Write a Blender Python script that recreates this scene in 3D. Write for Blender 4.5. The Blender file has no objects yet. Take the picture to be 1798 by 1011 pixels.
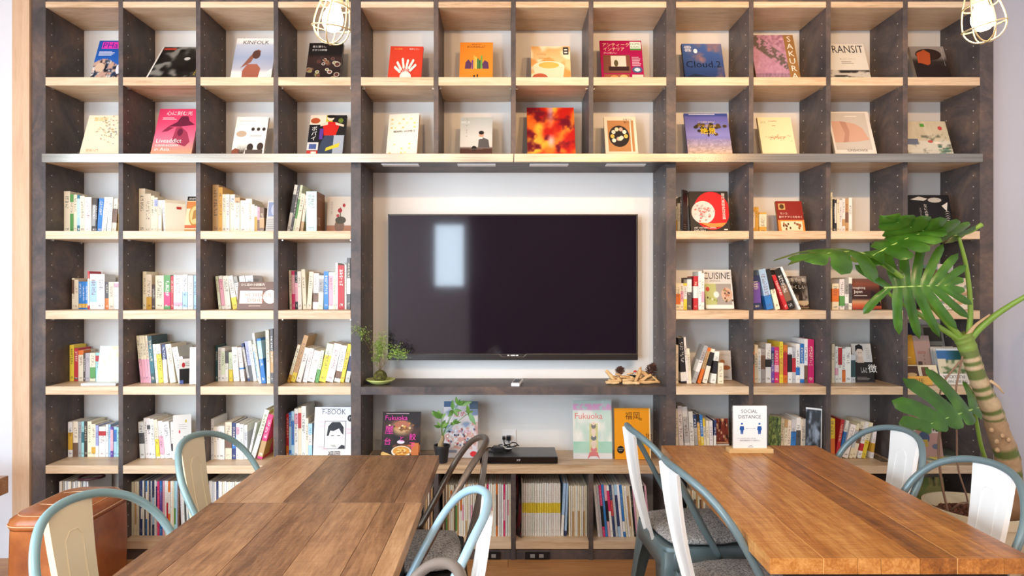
import bpy, bmesh, math, random
import numpy as np
from mathutils import Vector, Matrix, Euler, noise as mnoise

# ------------------------------------------------------------------ camera, light, exposure
SC = bpy.context.scene
COL = SC.collection
F, CX, CY, CAMZ = 1115.0, 889.0, 500.0, 1.42      # focal length in pixels of the 1798x1011 frame, vanishing point
DF, DB = 3.28, 3.58                               # depth of the bookcase front and of its back panel
CEIL = 3.02
XL, XR, YB = -3.3, 3.1, -3.4                      # room shell

cam = bpy.data.cameras.new('camera')
cam.sensor_width = 36.0
cam.lens = F / 1798 * 36
cam.shift_x = (899 - CX) / 1798
cam.shift_y = -(505.5 - CY) / 1798
cam.clip_start = 0.02
camo = bpy.data.objects.new('camera', cam)
camo.location = (0, 0, CAMZ)
camo.rotation_euler = (math.radians(90), 0, 0)
COL.objects.link(camo)
SC.camera = camo

SC.view_settings.view_transform = 'Standard'
SC.view_settings.look = 'None'
SC.view_settings.gamma = 1.0
SC.view_settings.use_curve_mapping = False
SC.view_settings.exposure = 0.04

world = bpy.data.worlds.new('world')
SC.world = world
world.use_nodes = True
wb = world.node_tree.nodes['Background']
wb.inputs[0].default_value = (0.75, 0.87, 1.0, 1)
wb.inputs[1].default_value = 1.2

def lamp(name, kind, loc, energy, color, target=None, **kw):
    l = bpy.data.lights.new(name, kind)
    l.energy = energy
    l.color = color
    for k, v in kw.items():
        setattr(l, k, v)
    o = bpy.data.objects.new(name, l)
    o.location = loc
    if target is not None:
        o.rotation_euler = (Vector(target) - Vector(loc)).to_track_quat('-Z', 'Y').to_euler()
    COL.objects.link(o)
    return o

# daylight standing in the window openings of the left wall and of the wall behind the camera, plus an added door fill
DAY = (0.70, 0.85, 1.0)
lamp('daylight_left_window', 'AREA', (XL + .03, -0.3, 1.5), 225, DAY, (XL + 1, -0.3, 1.45), shape='RECTANGLE', size=4.0, size_y=2.0)
lamp('daylight_rear_fill', 'AREA', (-2.65, YB + .03, 1.3), 165, DAY, (-2.45, YB + 1, 1.3), shape='RECTANGLE', size=1.05, size_y=2.3)  # added frontal daylight from behind the camera for the deep shelf cells
lamp('daylight_rear_window', 'AREA', (-.93, YB + .03, 1.9), 16, DAY, (-.93, YB + 1, 1.9), shape='RECTANGLE', size=.46, size_y=1.0)
# warm ceiling spots washing the bookcase, then warm ceiling discs added as frontal fill
WARM = (1.0, 0.62, 0.31)
for sx, se in ((-2.0, 25), (-0.7, 30), (0.45, 44), (1.0, 60), (1.75, 48)):
    lamp('ceiling_spot', 'SPOT', (sx, .75, CEIL - .06), se * 1.6, WARM, (sx + .05, 3.45, 2.15), spot_size=math.radians(64), spot_blend=.8, shadow_soft_size=.04)
for sx, sy in ((-1.6, .3), (0.0, -.4), (1.6, .3), (-.9, -2.0), (.9, -2.0)):
    lamp('ceiling_fill', 'AREA', (sx, sy, CEIL - .02), 17, (1.0, .84, .66), (sx, sy, 0), shape='DISK', size=.22)

# ------------------------------------------------------------------ helpers
def PX(u, y): return (u - CX) * y / F
def PZ(v, y): return CAMZ - (v - CY) * y / F
def P(u, v, y): return Vector((PX(u, y), y, PZ(v, y)))

def lin(c):
    return tuple((x / 12.92 if x <= .04045 else ((x + .055) / 1.055) ** 2.4) for x in c[:3])
def hx(s):
    s = s.lstrip('#')
    return tuple(int(s[i:i + 2], 16) / 255 for i in (0, 2, 4))
def L4(s):
    c = hx(s) if isinstance(s, str) else s
    return (*lin(c), 1)

MATS = {}
class NT:
    """small node tree writer"""
    def __init__(s, name):
        s.m = bpy.data.materials.new(name); s.m.use_nodes = True
        s.t = s.m.node_tree; s.b = s.t.nodes['Principled BSDF']
    def n(s, kind, **kw):
        nd = s.t.nodes.new(kind)
        for k, v in kw.items():
            setattr(nd, k, v)
        return nd
    def ln(s, a, b): s.t.links.new(a, b)
    def math(s, op, a, b=None, c=None):
        nd = s.n('ShaderNodeMath', operation=op)
        for i, v in enumerate((a, b, c)):
            if v is None: continue
            if isinstance(v, (int, float)): nd.inputs[i].default_value = v
            else: s.ln(v, nd.inputs[i])
        return nd.outputs[0]
    def mix(s, fac, a, b, blend='MIX'):
        nd = s.n('ShaderNodeMix', data_type='RGBA', blend_type=blend)
        for i, v in ((0, fac), (6, a), (7, b)):
            if isinstance(v, (int, float)): nd.inputs[i].default_value = v
            elif isinstance(v, tuple): nd.inputs[i].default_value = v
            else: s.ln(v, nd.inputs[i])
        return nd.outputs[2]
    def coord(s, scale=(1, 1, 1), kind='Object', rot=(0, 0, 0)):
        tc = s.n('ShaderNodeTexCoord'); mp = s.n('ShaderNodeMapping')
        mp.inputs['Scale'].default_value = scale; mp.inputs['Rotation'].default_value = rot
        s.ln(tc.outputs[kind], mp.inputs[0]); return mp.outputs[0]
    def noise(s, vec, scale, detail=4, rough=.55, dist=0):
        nd = s.n('ShaderNodeTexNoise')
        nd.inputs['Scale'].default_value = scale; nd.inputs['Detail'].default_value = detail
        nd.inputs['Roughness'].default_value = rough; nd.inputs['Distortion'].default_value = dist
        if vec is not None: s.ln(vec, nd.inputs['Vector'])
        return nd.outputs['Fac']
    def ramp(s, fac, stops):
        nd = s.n('ShaderNodeValToRGB'); cr = nd.color_ramp
        while len(cr.elements) < len(stops): cr.elements.new(.5)
        for e, (p, c) in zip(cr.elements, stops):
            e.position = p; e.color = L4(c) if isinstance(c, str) else c
        s.ln(fac, nd.inputs[0]); return nd.outputs[0]
    def bump(s, h, strength=.3, dist=.002):
        nd = s.n('ShaderNodeBump'); nd.inputs['Strength'].default_value = strength
        nd.inputs['Distance'].default_value = dist
        s.ln(h, nd.inputs['Height']); s.ln(nd.outputs[0], s.b.inputs['Normal'])

def plain(name, col, rough=.5, metal=0, spec=.5, **kw):
    t = NT(name); b = t.b
    b.inputs['Base Color'].default_value = L4(col)
    b.inputs['Roughness'].default_value = rough
    b.inputs['Metallic'].default_value = metal
    b.inputs['Specular IOR Level'].default_value = spec
    for k, v in kw.items():
        b.inputs[k.replace('_', ' ')].default_value = v
    MATS[name] = t.m
    return t.m

def worldvec(t, scale=(1, 1, 1)):
    g = t.n('ShaderNodeNewGeometry'); mp = t.n('ShaderNodeMapping')
    mp.inputs['Scale'].default_value = scale
    t.ln(g.outputs['Position'], mp.inputs[0]); return mp.outputs[0]

def wood(name, stops, vscale, rough=.45, bump=.15, perobj=.16, fine=1.0, world=True, streak=9, saw=0):
    """vscale stretches the grain: small along the grain"""
    t = NT(name)
    v = worldvec(t, vscale) if world else t.coord(vscale)
    oi = t.n('ShaderNodeObjectInfo')
    add = t.n('ShaderNodeVectorMath', operation='ADD')
    mul = t.n('ShaderNodeVectorMath', operation='SCALE'); mul.inputs['Scale'].default_value = 37
    cmb = t.n('ShaderNodeCombineXYZ')
    for i in range(3): t.ln(oi.outputs['Random'], cmb.inputs[i])
    t.ln(cmb.outputs[0], mul.inputs[0]); t.ln(v, add.inputs[0]); t.ln(mul.outputs[0], add.inputs[1])
    a = t.noise(add.outputs[0], 1.2, 4, .6, 1.0)
    b = t.noise(add.outputs[0], streak * fine, 6, .65, .3)
    f = t.math('ADD', t.math('MULTIPLY', a, .55), t.math('MULTIPLY', b, .45))
    if perobj:
        f = t.math('ADD', f, t.math('MULTIPLY', t.math('SUBTRACT', oi.outputs['Random'], .5), perobj))
    if saw:
        # saw marks running across the boards
        sv = worldvec(t, (7, 150, 7)); ad2 = t.n('ShaderNodeVectorMath', operation='ADD'); t.ln(sv, ad2.inputs[0]); t.ln(mul.outputs[0], ad2.inputs[1])
        sn = t.noise(ad2.outputs[0], 1.0, 3, .6, .2)
        f = t.math('ADD', f, t.math('MULTIPLY', t.math('SUBTRACT', sn, .5), saw))
        b = t.math('ADD', b, sn)
    t.ln(t.ramp(f, stops), t.b.inputs['Base Color'])
    t.b.inputs['Roughness'].default_value = rough
    t.bump(b, bump, .001)
    MATS[name] = t.m
    return t.m

def tag(o, label=None, cat=None, group=None, kind=None):
    if label: o['label'] = label
    if cat: o['category'] = cat
    if group: o['group'] = group
    if kind: o['kind'] = kind
    return o

def empty(name, loc=(0, 0, 0), rz=0, rot=None):
    o = bpy.data.objects.new(name, None); o.empty_display_size = .05
    o.location = loc; o.rotation_euler = rot or (0, 0, rz)
    COL.objects.link(o); return o

def link(name, me, parent=None, mat=None, loc=None, rot=None):
    o = bpy.data.objects.new(name, me); COL.objects.link(o)
    if parent is not None: o.parent = parent
    if mat is not None and len(me.materials) == 0:
        me.materials.append(MATS[mat] if isinstance(mat, str) else mat)
    if loc is not None: o.location = loc
    if rot is not None: o.rotation_euler = rot
    return o

class MB:
    """collects shapes, builds one mesh object"""
    def __init__(s): s.bm = bmesh.new()
    def box(s, a, b, bev=0, rot=None):
        a, b = Vector(a), Vector(b)
        c = (a + b) / 2; d = b - a
        m = Matrix.Translation(c)
        if rot is not None: m = m @ Euler(rot).to_matrix().to_4x4()
        r = bmesh.ops.create_cube(s.bm, size=1, matrix=m @ Matrix.Diagonal((abs(d.x), abs(d.y), abs(d.z), 1)))
        if bev:
            es = {e for v in r['verts'] for e in v.link_edges}
            bmesh.ops.bevel(s.bm, geom=list(es), offset=bev, segments=2, affect='EDGES', profile=.7)
        return s
    def cyl(s, p, q, r0, r1=None, n=12, caps=True):
        p, q = Vector(p), Vector(q); d = q - p
        m = Matrix.Translation((p + q) / 2) @ d.to_track_quat('Z', 'Y').to_matrix().to_4x4()
        bmesh.ops.create_cone(s.bm, cap_ends=caps, segments=n, radius1=r0, radius2=r0 if r1 is None else r1, depth=d.length, matrix=m)
        return s
    def sphere(s, c, r, sc=(1, 1, 1), sub=2, rot=None):
        m = Matrix.Translation(c)
        if rot is not None: m = m @ Euler(rot).to_matrix().to_4x4()
        bmesh.ops.create_icosphere(s.bm, subdivisions=sub, radius=r, matrix=m @ Matrix.Diagonal((*sc, 1)))
        return s
    def tube(s, pts, r, n=10, closed=False, caps=True, flat=None):
        pts = [Vector(p) for p in pts]; N = len(pts); rings = []
        up = None
        for i, p in enumerate(pts):
            if closed: d = pts[(i + 1) % N] - pts[i - 1]
            else: d = pts[min(i + 1, N - 1)] - pts[max(i - 1, 0)]
            d.normalize()
            if up is None:
                up = d.orthogonal().normalized()
            else:
                up = (up - d * up.dot(d)).normalized()
            sd = d.cross(up)
            rr = r[i] if isinstance(r, (list, tuple)) else r
            rings.append([s.bm.verts.new(p + (up * math.cos(a) + sd * math.sin(a)) * rr) for a in (2 * math.pi * k / n for k in range(n))])
        for i in range(N if closed else N - 1):
            A, B = rings[i], rings[(i + 1) % N]
            off = 0
            if closed and i == N - 1:
                off = min(range(n), key=lambda k: (A[0].co - B[k].co).length)
            for k in range(n):
                try: s.bm.faces.new((A[k], A[(k + 1) % n], B[(k + 1 + off) % n], B[(k + off) % n]))
                except ValueError: pass
        if caps and not closed:
            s.bm.faces.new(rings[0][::-1]); s.bm.faces.new(rings[-1])
        return s
    def lathe(s, prof, n=24, c=(0, 0, 0)):
        c = Vector(c); rings = []
        for r, z in prof:
            rings.append([s.bm.verts.new(c + Vector((r * math.cos(a), r * math.sin(a), z))) for a in (2 * math.pi * k / n for k in range(n))])
        for A, B in zip(rings, rings[1:]):
            for k in range(n): s.bm.faces.new((A[k], A[(k + 1) % n], B[(k + 1) % n], B[k]))
        if prof[0][0] > 1e-5: s.bm.faces.new(rings[0][::-1])
        if prof[-1][0] > 1e-5: s.bm.faces.new(rings[-1])
        return s
    def prism(s, pts, a, b):
        """polygon pts of 3D points extruded by vector a->b offset"""
        o = Vector(b) - Vector(a)
        A = [s.bm.verts.new(Vector(p) + Vector(a)) for p in pts]
        B = [s.bm.verts.new(v.co + o) for v in A]
        n = len(pts)
        s.bm.faces.new(A[::-1]); s.bm.faces.new(B)
        for k in range(n): s.bm.faces.new((A[k], A[(k + 1) % n], B[(k + 1) % n], B[k]))
        return s
    def grid(s, fn, nu, nv):
        V = [[s.bm.verts.new(fn(i / nu, j / nv)) for j in range(nv + 1)] for i in range(nu + 1)]
        for i in range(nu):
            for j in range(nv):
                s.bm.faces.new((V[i][j], V[i + 1][j], V[i + 1][j + 1], V[i][j + 1]))
        return s
    def build(s, name, mat, parent=None, smooth=False, loc=None, rot=None, angle=None, norm=True):
        if norm: bmesh.ops.recalc_face_normals(s.bm, faces=s.bm.faces)
        me = bpy.data.meshes.new(name); s.bm.to_mesh(me); s.bm.free()
        if smooth:
            me.polygons.foreach_set('use_smooth', [True] * len(me.polygons))
            if angle: me.set_sharp_from_angle(angle=math.radians(angle))
        return link(name, me, parent, mat, loc, rot)

def spline(pts, per=6):
    """Catmull-Rom through points"""
    pts = [Vector(p) for p in pts]; out = []
    Q = [2 * pts[0] - pts[1]] + pts + [2 * pts[-1] - pts[-2]]
    for i in range(1, len(Q) - 2):
        a, b, c, d = Q[i - 1:i + 3]
        for k in range(per):
            t = k / per
            out.append(.5 * ((2 * b) + (c - a) * t + (2 * a - 5 * b + 4 * c - d) * t * t + (3 * b - a - 3 * c + d) * t ** 3))
    out.append(pts[-1]); return out

# ------------------------------------------------------------------ materials
OAK = [(.28, '#a98560'), (.42, '#cba985'), (.56, '#dcbf9d'), (.75, '#e8d2b6')]
wood('oak_laminate', OAK, (1.3, 9, 22), rough=.42, bump=.08)
t = NT('dark_laminate')
v = worldvec(t)
a = t.noise(v, 2.6, 5, .65, .6); b = t.noise(v, 42, 3, .6)
a = t.noise(v, 3.4, 6, .7, 1.2)
f = t.math('ADD', t.math('MULTIPLY', a, .85), t.math('MULTIPLY', b, .15))
t.ln(t.ramp(f, [(.32, '#3a3638'), (.48, '#524947'), (.6, '#68574f'), (.75, '#8c6f5a')]), t.b.inputs['Base Color'])
t.b.inputs['Roughness'].default_value = .45; t.b.inputs['Specular IOR Level'].default_value = .3
t.bump(b, .12, .001)
MATS['dark_laminate'] = t.m
plain('back_panel', '#e6e2dc', .6)
plain('white_paint', '#dcdce0', .7)
plain('ceiling_paint', '#e6e2dc', .8)
plain('paper', '#efe8da', .8)
plain('steel_bright', '#c9c4bb', .28, 1.0)
plain('pin_hole', '#d8d2c8', .4)
plain('black_plastic', '#141316', .35)
plain('black_metal', '#1c1b1c', .45, .3)
plain('white_plastic', '#eeeceb', .4)
t = NT('acrylic'); t.b.inputs['Base Color'].default_value = (.95, .97, .97, 1); t.b.inputs['Roughness'].default_value = .05
t.b.inputs['Transmission Weight'].default_value = 1; t.b.inputs['IOR'].default_value = 1.2
MATS['acrylic'] = t.m
TAN = [(.25, '#b48f70'), (.5, '#c8a382'), (.75, '#d8b796')]
wood('tan_wood', TAN, (14, 9, 1.2), rough=.5, bump=.08)

# cover print: colour lives in the mesh attribute
t = NT('cover_ink')
at = t.n('ShaderNodeVertexColor'); at.layer_name = 'ink'
t.ln(at.outputs[0], t.b.inputs['Base Color']); t.b.inputs['Roughness'].default_value = .42; t.b.inputs['Specular IOR Level'].default_value = .22
MATS['cover_ink'] = t.m
# plain coloured paper / board, colour from the object
t = NT('cover_board')
oi = t.n('ShaderNodeObjectInfo'); t.ln(oi.outputs['Color'], t.b.inputs['Base Color']); t.b.inputs['Roughness'].default_value = .45
MATS['cover_board'] = t.m
# book with a printed spine: object colour, accent band, rows of small print
def spine_material(mname, strength, rows, thr):
    t = NT(mname)
    oi = t.n('ShaderNodeObjectInfo')
    tc = t.n('ShaderNodeTexCoord'); sp = t.n('ShaderNodeSeparateXYZ'); t.ln(tc.outputs['Object'], sp.inputs[0])
    def oattr(nm):
        a = t.n('ShaderNodeAttribute', attribute_type='OBJECT', attribute_name=nm); return a
    acc = oattr('accent_color'); ink = oattr('ink_color'); band = oattr('band_range')
    bs = t.n('ShaderNodeSeparateXYZ'); t.ln(band.outputs['Vector'], bs.inputs[0])
    x, y, z = sp.outputs
    inband = t.math('MULTIPLY', t.math('GREATER_THAN', z, bs.outputs[0]), t.math('LESS_THAN', z, bs.outputs[1]))
    onspine = t.math('LESS_THAN', y, .02)
    inband = t.math('MULTIPLY', inband, t.math('LESS_THAN', y, .6))
    # print: cells of white noise along the spine
    rz_ = t.math('MULTIPLY', oi.outputs['Random'], 91.7)
    cellz = t.math('FLOOR', t.math('MULTIPLY', z, rows * 4)); cellx = t.math('FLOOR', t.math('MULTIPLY', x, 5.5))
    cb = t.n('ShaderNodeCombineXYZ'); t.ln(cellx, cb.inputs[0]); t.ln(cellz, cb.inputs[1]); t.ln(rz_, cb.inputs[2])
    wn = t.n('ShaderNodeTexWhiteNoise', noise_dimensions='3D'); t.ln(cb.outputs[0], wn.inputs[0])
    glyph = t.math('GREATER_THAN', wn.outputs[0], thr)
    gap = t.math('GREATER_THAN', t.math('FRACT', t.math('MULTIPLY', z, rows)), .22)
    inx = t.math('LESS_THAN', t.math('ABSOLUTE', x), .28)
    lo = t.math('MULTIPLY_ADD', t.math('FRACT', t.math('MULTIPLY', rz_, 3.1)), .3, .3)
    hi = t.math('MULTIPLY_ADD', t.math('FRACT', t.math('MULTIPLY', rz_, 7.7)), .16, .78)
    inz = t.math('MULTIPLY', t.math('GREATER_THAN', z, lo), t.math('LESS_THAN', z, hi))
    foot = t.math('MULTIPLY', t.math('GREATER_THAN', z, .06), t.math('LESS_THAN', z, .13))
    inz = t.math('MAXIMUM', inz, foot)
    m = t.math('MULTIPLY', t.math('MULTIPLY', glyph, gap), t.math('MULTIPLY', inx, inz))
    m = t.math('MULTIPLY', t.math('MULTIPLY', m, onspine), strength)
    c1 = t.mix(inband, oi.outputs['Color'], acc.outputs['Color'])
    t.ln(t.mix(m, c1, ink.outputs['Color']), t.b.inputs['Base Color'])
    t.b.inputs['Roughness'].default_value = .45
    MATS[mname] = t.m
spine_material('book_spine', .62, 15.5, .45)
spine_material('magazine_spine', .28, 24, .55)
# ------------------------------------------------------------------ the room
def struct(name, mb, mat, parent=None):
    o = mb.build(name, mat, parent)
    if parent is None: o['kind'] = 'structure'
    return o

wood('floor_wood', [(.2, '#8a5a34'), (.45, '#b07a48'), (.6, '#c08a56'), (.85, '#d3a26d')], (1.5, 16, 10), rough=.4, bump=.1)
flo = struct('floor', MB().box((XL - .1, YB - .1, -.12), (XR + .1, 3.75, -.012)), 'floor_wood')
rnd = random.Random(3)
pl_me = None
for r in range(20):
    y0 = 3.34 - (r + 1) * .15
    off = rnd.uniform(0, 1.3)
    for k in range(-1, 5):
        xa = max(XL, XL + k * 1.5 + off); xb = min(XR, XL + (k + 1) * 1.5 + off)
        if xb - xa < .05: continue
        if pl_me is None:
            mb = MB().box((0, 0, -.012), (1, 1, 0)); o = mb.build('floor_plank', 'floor_wood', flo); pl_me = o.data
        else:
            o = link('floor_plank', pl_me, flo)
        o.location = (xa + .001, y0 + .001, rnd.uniform(-.0008, 0)); o.scale = (xb - xa - .002, .148, 1)

struct('ceiling', MB().box((XL - .1, YB - .1, CEIL), (XR + .1, 3.75, CEIL + .1)), 'ceiling_paint')
# left wall with a wide window, wall behind the camera with a small window and an added door opening
w = MB()
wy0, wy1, wz0, wz1 = -2.3, 1.7, .5, 2.5
w.box((XL - .12, YB, 0), (XL, wy0, CEIL)).box((XL - .12, wy1, 0), (XL, 3.75, CEIL))
w.box((XL - .12, wy0, 0), (XL, wy1, wz0)).box((XL - .12, wy0, wz1), (XL, wy1, CEIL))
struct('wall_left', w, 'white_paint')
w = MB()
bx0, bx1, bz0, bz1 = -1.17, -.69, 1.38, 2.42
dx0, dx1, dz1 = -3.2, -2.12, 2.5
w.box((XL, YB - .12, 0), (dx0, YB, CEIL)).box((dx0, YB - .12, dz1), (dx1, YB, CEIL)).box((dx1, YB - .12, 0), (bx0, YB, CEIL)).box((bx1, YB - .12, 0), (XR, YB, CEIL))
w.box((bx0, YB - .12, 0), (bx1, YB, bz0)).box((bx0, YB - .12, bz1), (bx1, YB, CEIL))
wr = struct('wall_rear', w, plain('grey_plaster', '#a79fa4', .8))
struct('panelling', MB().box((-.6, YB, 0), (XR, YB + .02, CEIL)), plain('dark_panelling', '#3a2420', .5), wr)
struct('wall_right', MB().box((XR, YB, 0), (XR + .12, 3.75, CEIL)), 'white_paint')
plain('frame_dark', '#3a3533', .5)
t = NT('window_glass'); t.b.inputs['Base Color'].default_value = (.95, .98, 1, 1); t.b.inputs['Roughness'].default_value = .02
t.b.inputs['Transmission Weight'].default_value = 1; t.b.inputs['IOR'].default_value = 1.02
MATS['window_glass'] = t.m
f = MB()
for yy in np.linspace(wy0, wy1, 5): f.box((XL - .09, yy - .025, wz0), (XL - .03, yy + .025, wz1))
f.box((XL - .09, wy0, wz0), (XL - .03, wy1, wz0 + .05)).box((XL - .09, wy0, wz1 - .05), (XL - .03, wy1, wz1))
wi = struct('window_1', f, 'frame_dark')
for k in range(4):
    a, b = np.linspace(wy0, wy1, 5)[k:k + 2]
    struct('pane', MB().box((XL - .065, a + .025, wz0 + .05), (XL - .058, b - .025, wz1 - .05)), 'window_glass', wi)
f = MB()
for xx in np.linspace(bx0, bx1, 2): f.box((xx - .02, YB - .09, bz0), (xx + .02, YB - .03, bz1))
f.box((bx0, YB - .09, bz0), (bx1, YB - .03, bz0 + .03)).box((bx0, YB - .09, bz1 - .03), (bx1, YB - .03, bz1))
wi = struct('window_2', f, 'frame_dark')
for k in range(1):
    a, b = np.linspace(bx0, bx1, 2)[k:k + 2]
    struct('pane', MB().box((a + .02, YB - .065, bz0 + .03), (b - .02, YB - .058, bz1 - .03)), 'window_glass', wi)

f = MB()
for xx in (dx0 + .03, (dx0 + dx1) / 2, dx1 - .03): f.box((xx - .03, YB - .09, 0), (xx + .03, YB - .03, dz1))
f.box((dx0, YB - .09, 0), (dx1, YB - .03, .08)).box((dx0, YB - .09, dz1 - .06), (dx1, YB - .03, dz1))
di = struct('added_door_1', f, 'frame_dark')  # glazed door added out of view, so daylight reaches the shelves frontally
for a, b in ((dx0 + .06, (dx0 + dx1) / 2 - .03), ((dx0 + dx1) / 2 + .03, dx1 - .06)):
    struct('pane', MB().box((a, YB - .065, .08), (b, YB - .058, dz1 - .06)), 'window_glass', di)
# wall on both sides of the bookcase
BX0, BX1 = PX(55.5, DF), PX(1744.5, DF)
struct('wall_back', MB().box((XL, DF + .02, 0), (BX0 - .10, DF + .12, CEIL))
       .box((BX0 - .1, DB + .02, 0), (BX1 + .02, DB + .12, CEIL)), 'white_paint')
struct('wall_side', MB().box((BX1 + .001, DF + .05, 0), (XR, DF + .15, CEIL)), plain('lilac_grey', '#bcb9c0', .75))
struct('trim_1', MB().box((PX(25, DF), DF - .015, 0), (BX0 - .001, DF + .1, CEIL), .002), 'tan_wood')

# ------------------------------------------------------------------ the bookcase
case = tag(empty('bookcase', (0, DF, 0)), 'wall-wide bookcase of dark panels and pale oak shelves around the television', 'bookcase')
case.location = (0, 0, 0)
PAN = [(55.5, 80), (208, 216), (344, 352), (480.5, 488.5), (616, 633.7), (761.5, 769.8), (897.6, 905.7), (1033.7, 1041.8), (1170, 1187),
       (1315, 1323), (1450.5, 1458.7), (1585.4, 1594), (1720.5, 1744.5)]
OPEN = [(PAN[i][1], PAN[i + 1][0]) for i in range(12)]       # column openings in pixels at the front plane
SH = [(3, 13.3), (135.6, 150), (270.5, 285.5), (405.6, 419.5), (545, 560), (678.3, 692.8), (817, 831.3), (949.6, 963.5)]
def fx(u): return PX(u, DF)
def fz(v): return PZ(v, DF)
TOPZ = fz(-6)
def cellx(c): return fx(OPEN[c][0]), fx(OPEN[c][1])
def floorz(r): return fz(SH[r + 1][0])          # top of the shelf under row r

def panel(i, z0, z1, u0=None, u1=None):
    a, b = PAN[i]
    o = MB().box((fx(a), DF, z0), (fx(b), DB, z1), .0015).build('side_panel' if i in (0, 12) else 'divider', 'dark_laminate', case)
    return o
def pins(parent, xs, z0, z1, sides):
    mb = MB(); k = 0
    z = z0 + .06
    while z < z1 - .04:
        for yy in (DF + .045, DB - .05):
            for sx, sd in zip(xs, sides):
                mb.cyl((sx, yy, z), (sx + sd * .0006, yy, z), .0032, n=6); k += 1
        z += .0587
    if k: mb.build('shelf_pin_holes', 'pin_hole', parent)['kind'] = 'stuff'
for i in range(13):
    a, b = PAN[i]
    spans = [(0.0, TOPZ)]
    if i in (5, 6, 7):
        spans = [(fz(SH[2][0]) + .0005, TOPZ), (0.0, fz(SH[6][1]))]
    for z0, z1 in spans:
        o = panel(i, z0, z1)
        xs, sd = [], []
        if i < 12 : xs.append(fx(b)); sd.append(1)
        if i > 0: xs.append(fx(a)); sd.append(-1)
        for r in range(7):
            q0, q1 = fz(SH[r + 1][0]), fz(SH[r][1])
            if q0 >= z0 - .02 and q1 <= z1 + .02 and i not in (5, 6, 7):
                pins(o, xs, q0, q1, sd)
MB().box((BX0 + .001, DF - .002, TOPZ), (BX1 - .001, DB, TOPZ + .04)).build('top_panel', 'dark_laminate', case)
MB().box((BX0 + .07, DF + .004, fz(3)), (BX1 - .07, DB - .01, TOPZ)).build('top_filler', 'dark_laminate', case)
MB().box((BX0 + .002, DB, .0), (BX1 - .002, DB + .018, TOPZ)).build('back_panel', 'back_panel', case)
MB().box((fx(80), DF + .006, 0), (fx(1720.5), DF + .03, fz(963.5))).build('plinth', 'dark_laminate', case)
for r, (v0, v1) in enumerate(SH):
    for c in range(12):
        mid = 4 <= c <= 7
        if mid and r in (2, 3, 4, 5, 6): continue
        xa, xb = cellx(c)
        so = MB().box((xa + .0004, DF - .001, fz(v1)), (xb - .0004, DB - .001, fz(v0)), .0012).build('shelf', 'oak_laminate', case)
        if r in (1, 3, 4):
            br = MB()
            for x_, s_ in ((xa, 1), (xb, -1)):
                for yy in (DF + .04, DB - .04):
                    br.box((x_, yy - .006, fz(v1) - .008), (x_ + s_ * .012, yy + .006, fz(v1)))
            br.build('shelf_brackets', 'steel_bright', so)['kind'] = 'stuff'
xa, xb = fx(633.7), fx(1170)
MB().box((xa + .0005, DF - .002, fz(285.5)), (xb - .0005, DB - .001, fz(270.5)), .001).build('lintel_panel', 'dark_laminate', case)
MB().box((xa + .0005, DF - .002, fz(693)), (xb - .0005, DB - .001, fz(679)), .001).build('television_ledge', 'dark_laminate', case)
MB().box((xa + .0005, DF - .002, fz(831.3)), (xb - .0005, DB - .001, fz(816.5)), .001).build('shelf', 'oak_laminate', case)
# light bars under the lintel
for ua, ub in ((670, 735), (803, 870), (930, 998), (1065, 1134)):
    MB().box((PX(ua, 3.31), DF + .025, fz(285.5) - .006), (PX(ub, 3.31), DF + .075, fz(285.5)), .001).build('light_bar', 'white_plastic', case)
# stainless ladder rail in two lengths
yr = DF - .055
t = NT('brushed_steel')
nz = t.noise(worldvec(t, (.6, 40, 160)), 3, 3, .5)
t.ln(t.ramp(nz, [(.3, '#857d72'), (.7, '#b5ada1')]), t.b.inputs['Base Color'])
t.b.inputs['Metallic'].default_value = 1; t.b.inputs['Roughness'].default_value = .22
MATS['brushed_steel'] = t.m
for ua, ub in ((73, 901.3), (902.7, 1726)):
    MB().box((PX(ua, yr), yr, PZ(284.5, yr)), (PX(ub, yr), yr + .012, PZ(269.5, yr)), .0015) \
        .box((PX(ua, yr), yr + .01, PZ(270.5, yr) - .004), (PX(ub, yr), DF - .002, PZ(270.5, yr)), 0).build('ladder_rail', 'brushed_steel', case)
# outlets in the plinth
for ua, ub in ((843, 879), (922, 965)):
    y0 = DF + .006
    o = MB().box((PX(ua, y0), y0 - .006, PZ(981, y0)), (PX(ub, y0), y0, PZ(968.5, y0)), .001).build('floor_outlet', 'black_plastic', case)
    m = MB()
    for k in (.3, .66):
        uu = ua + (ub - ua) * k
        m.box((PX(uu - 4, y0), y0 - .008, PZ(978, y0)), (PX(uu + 4, y0), y0 - .006, PZ(971.5, y0)))
    m.build('socket_face', plain('socket_grey', '#8f8a86', .5), o)
# wall outlet on the back panel
yo = DB
o = MB().box((PX(881, yo), yo - .006, PZ(780, yo)), (PX(906, yo), yo, PZ(754, yo)), .001).build('wall_outlet', 'white_plastic', case)
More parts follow.
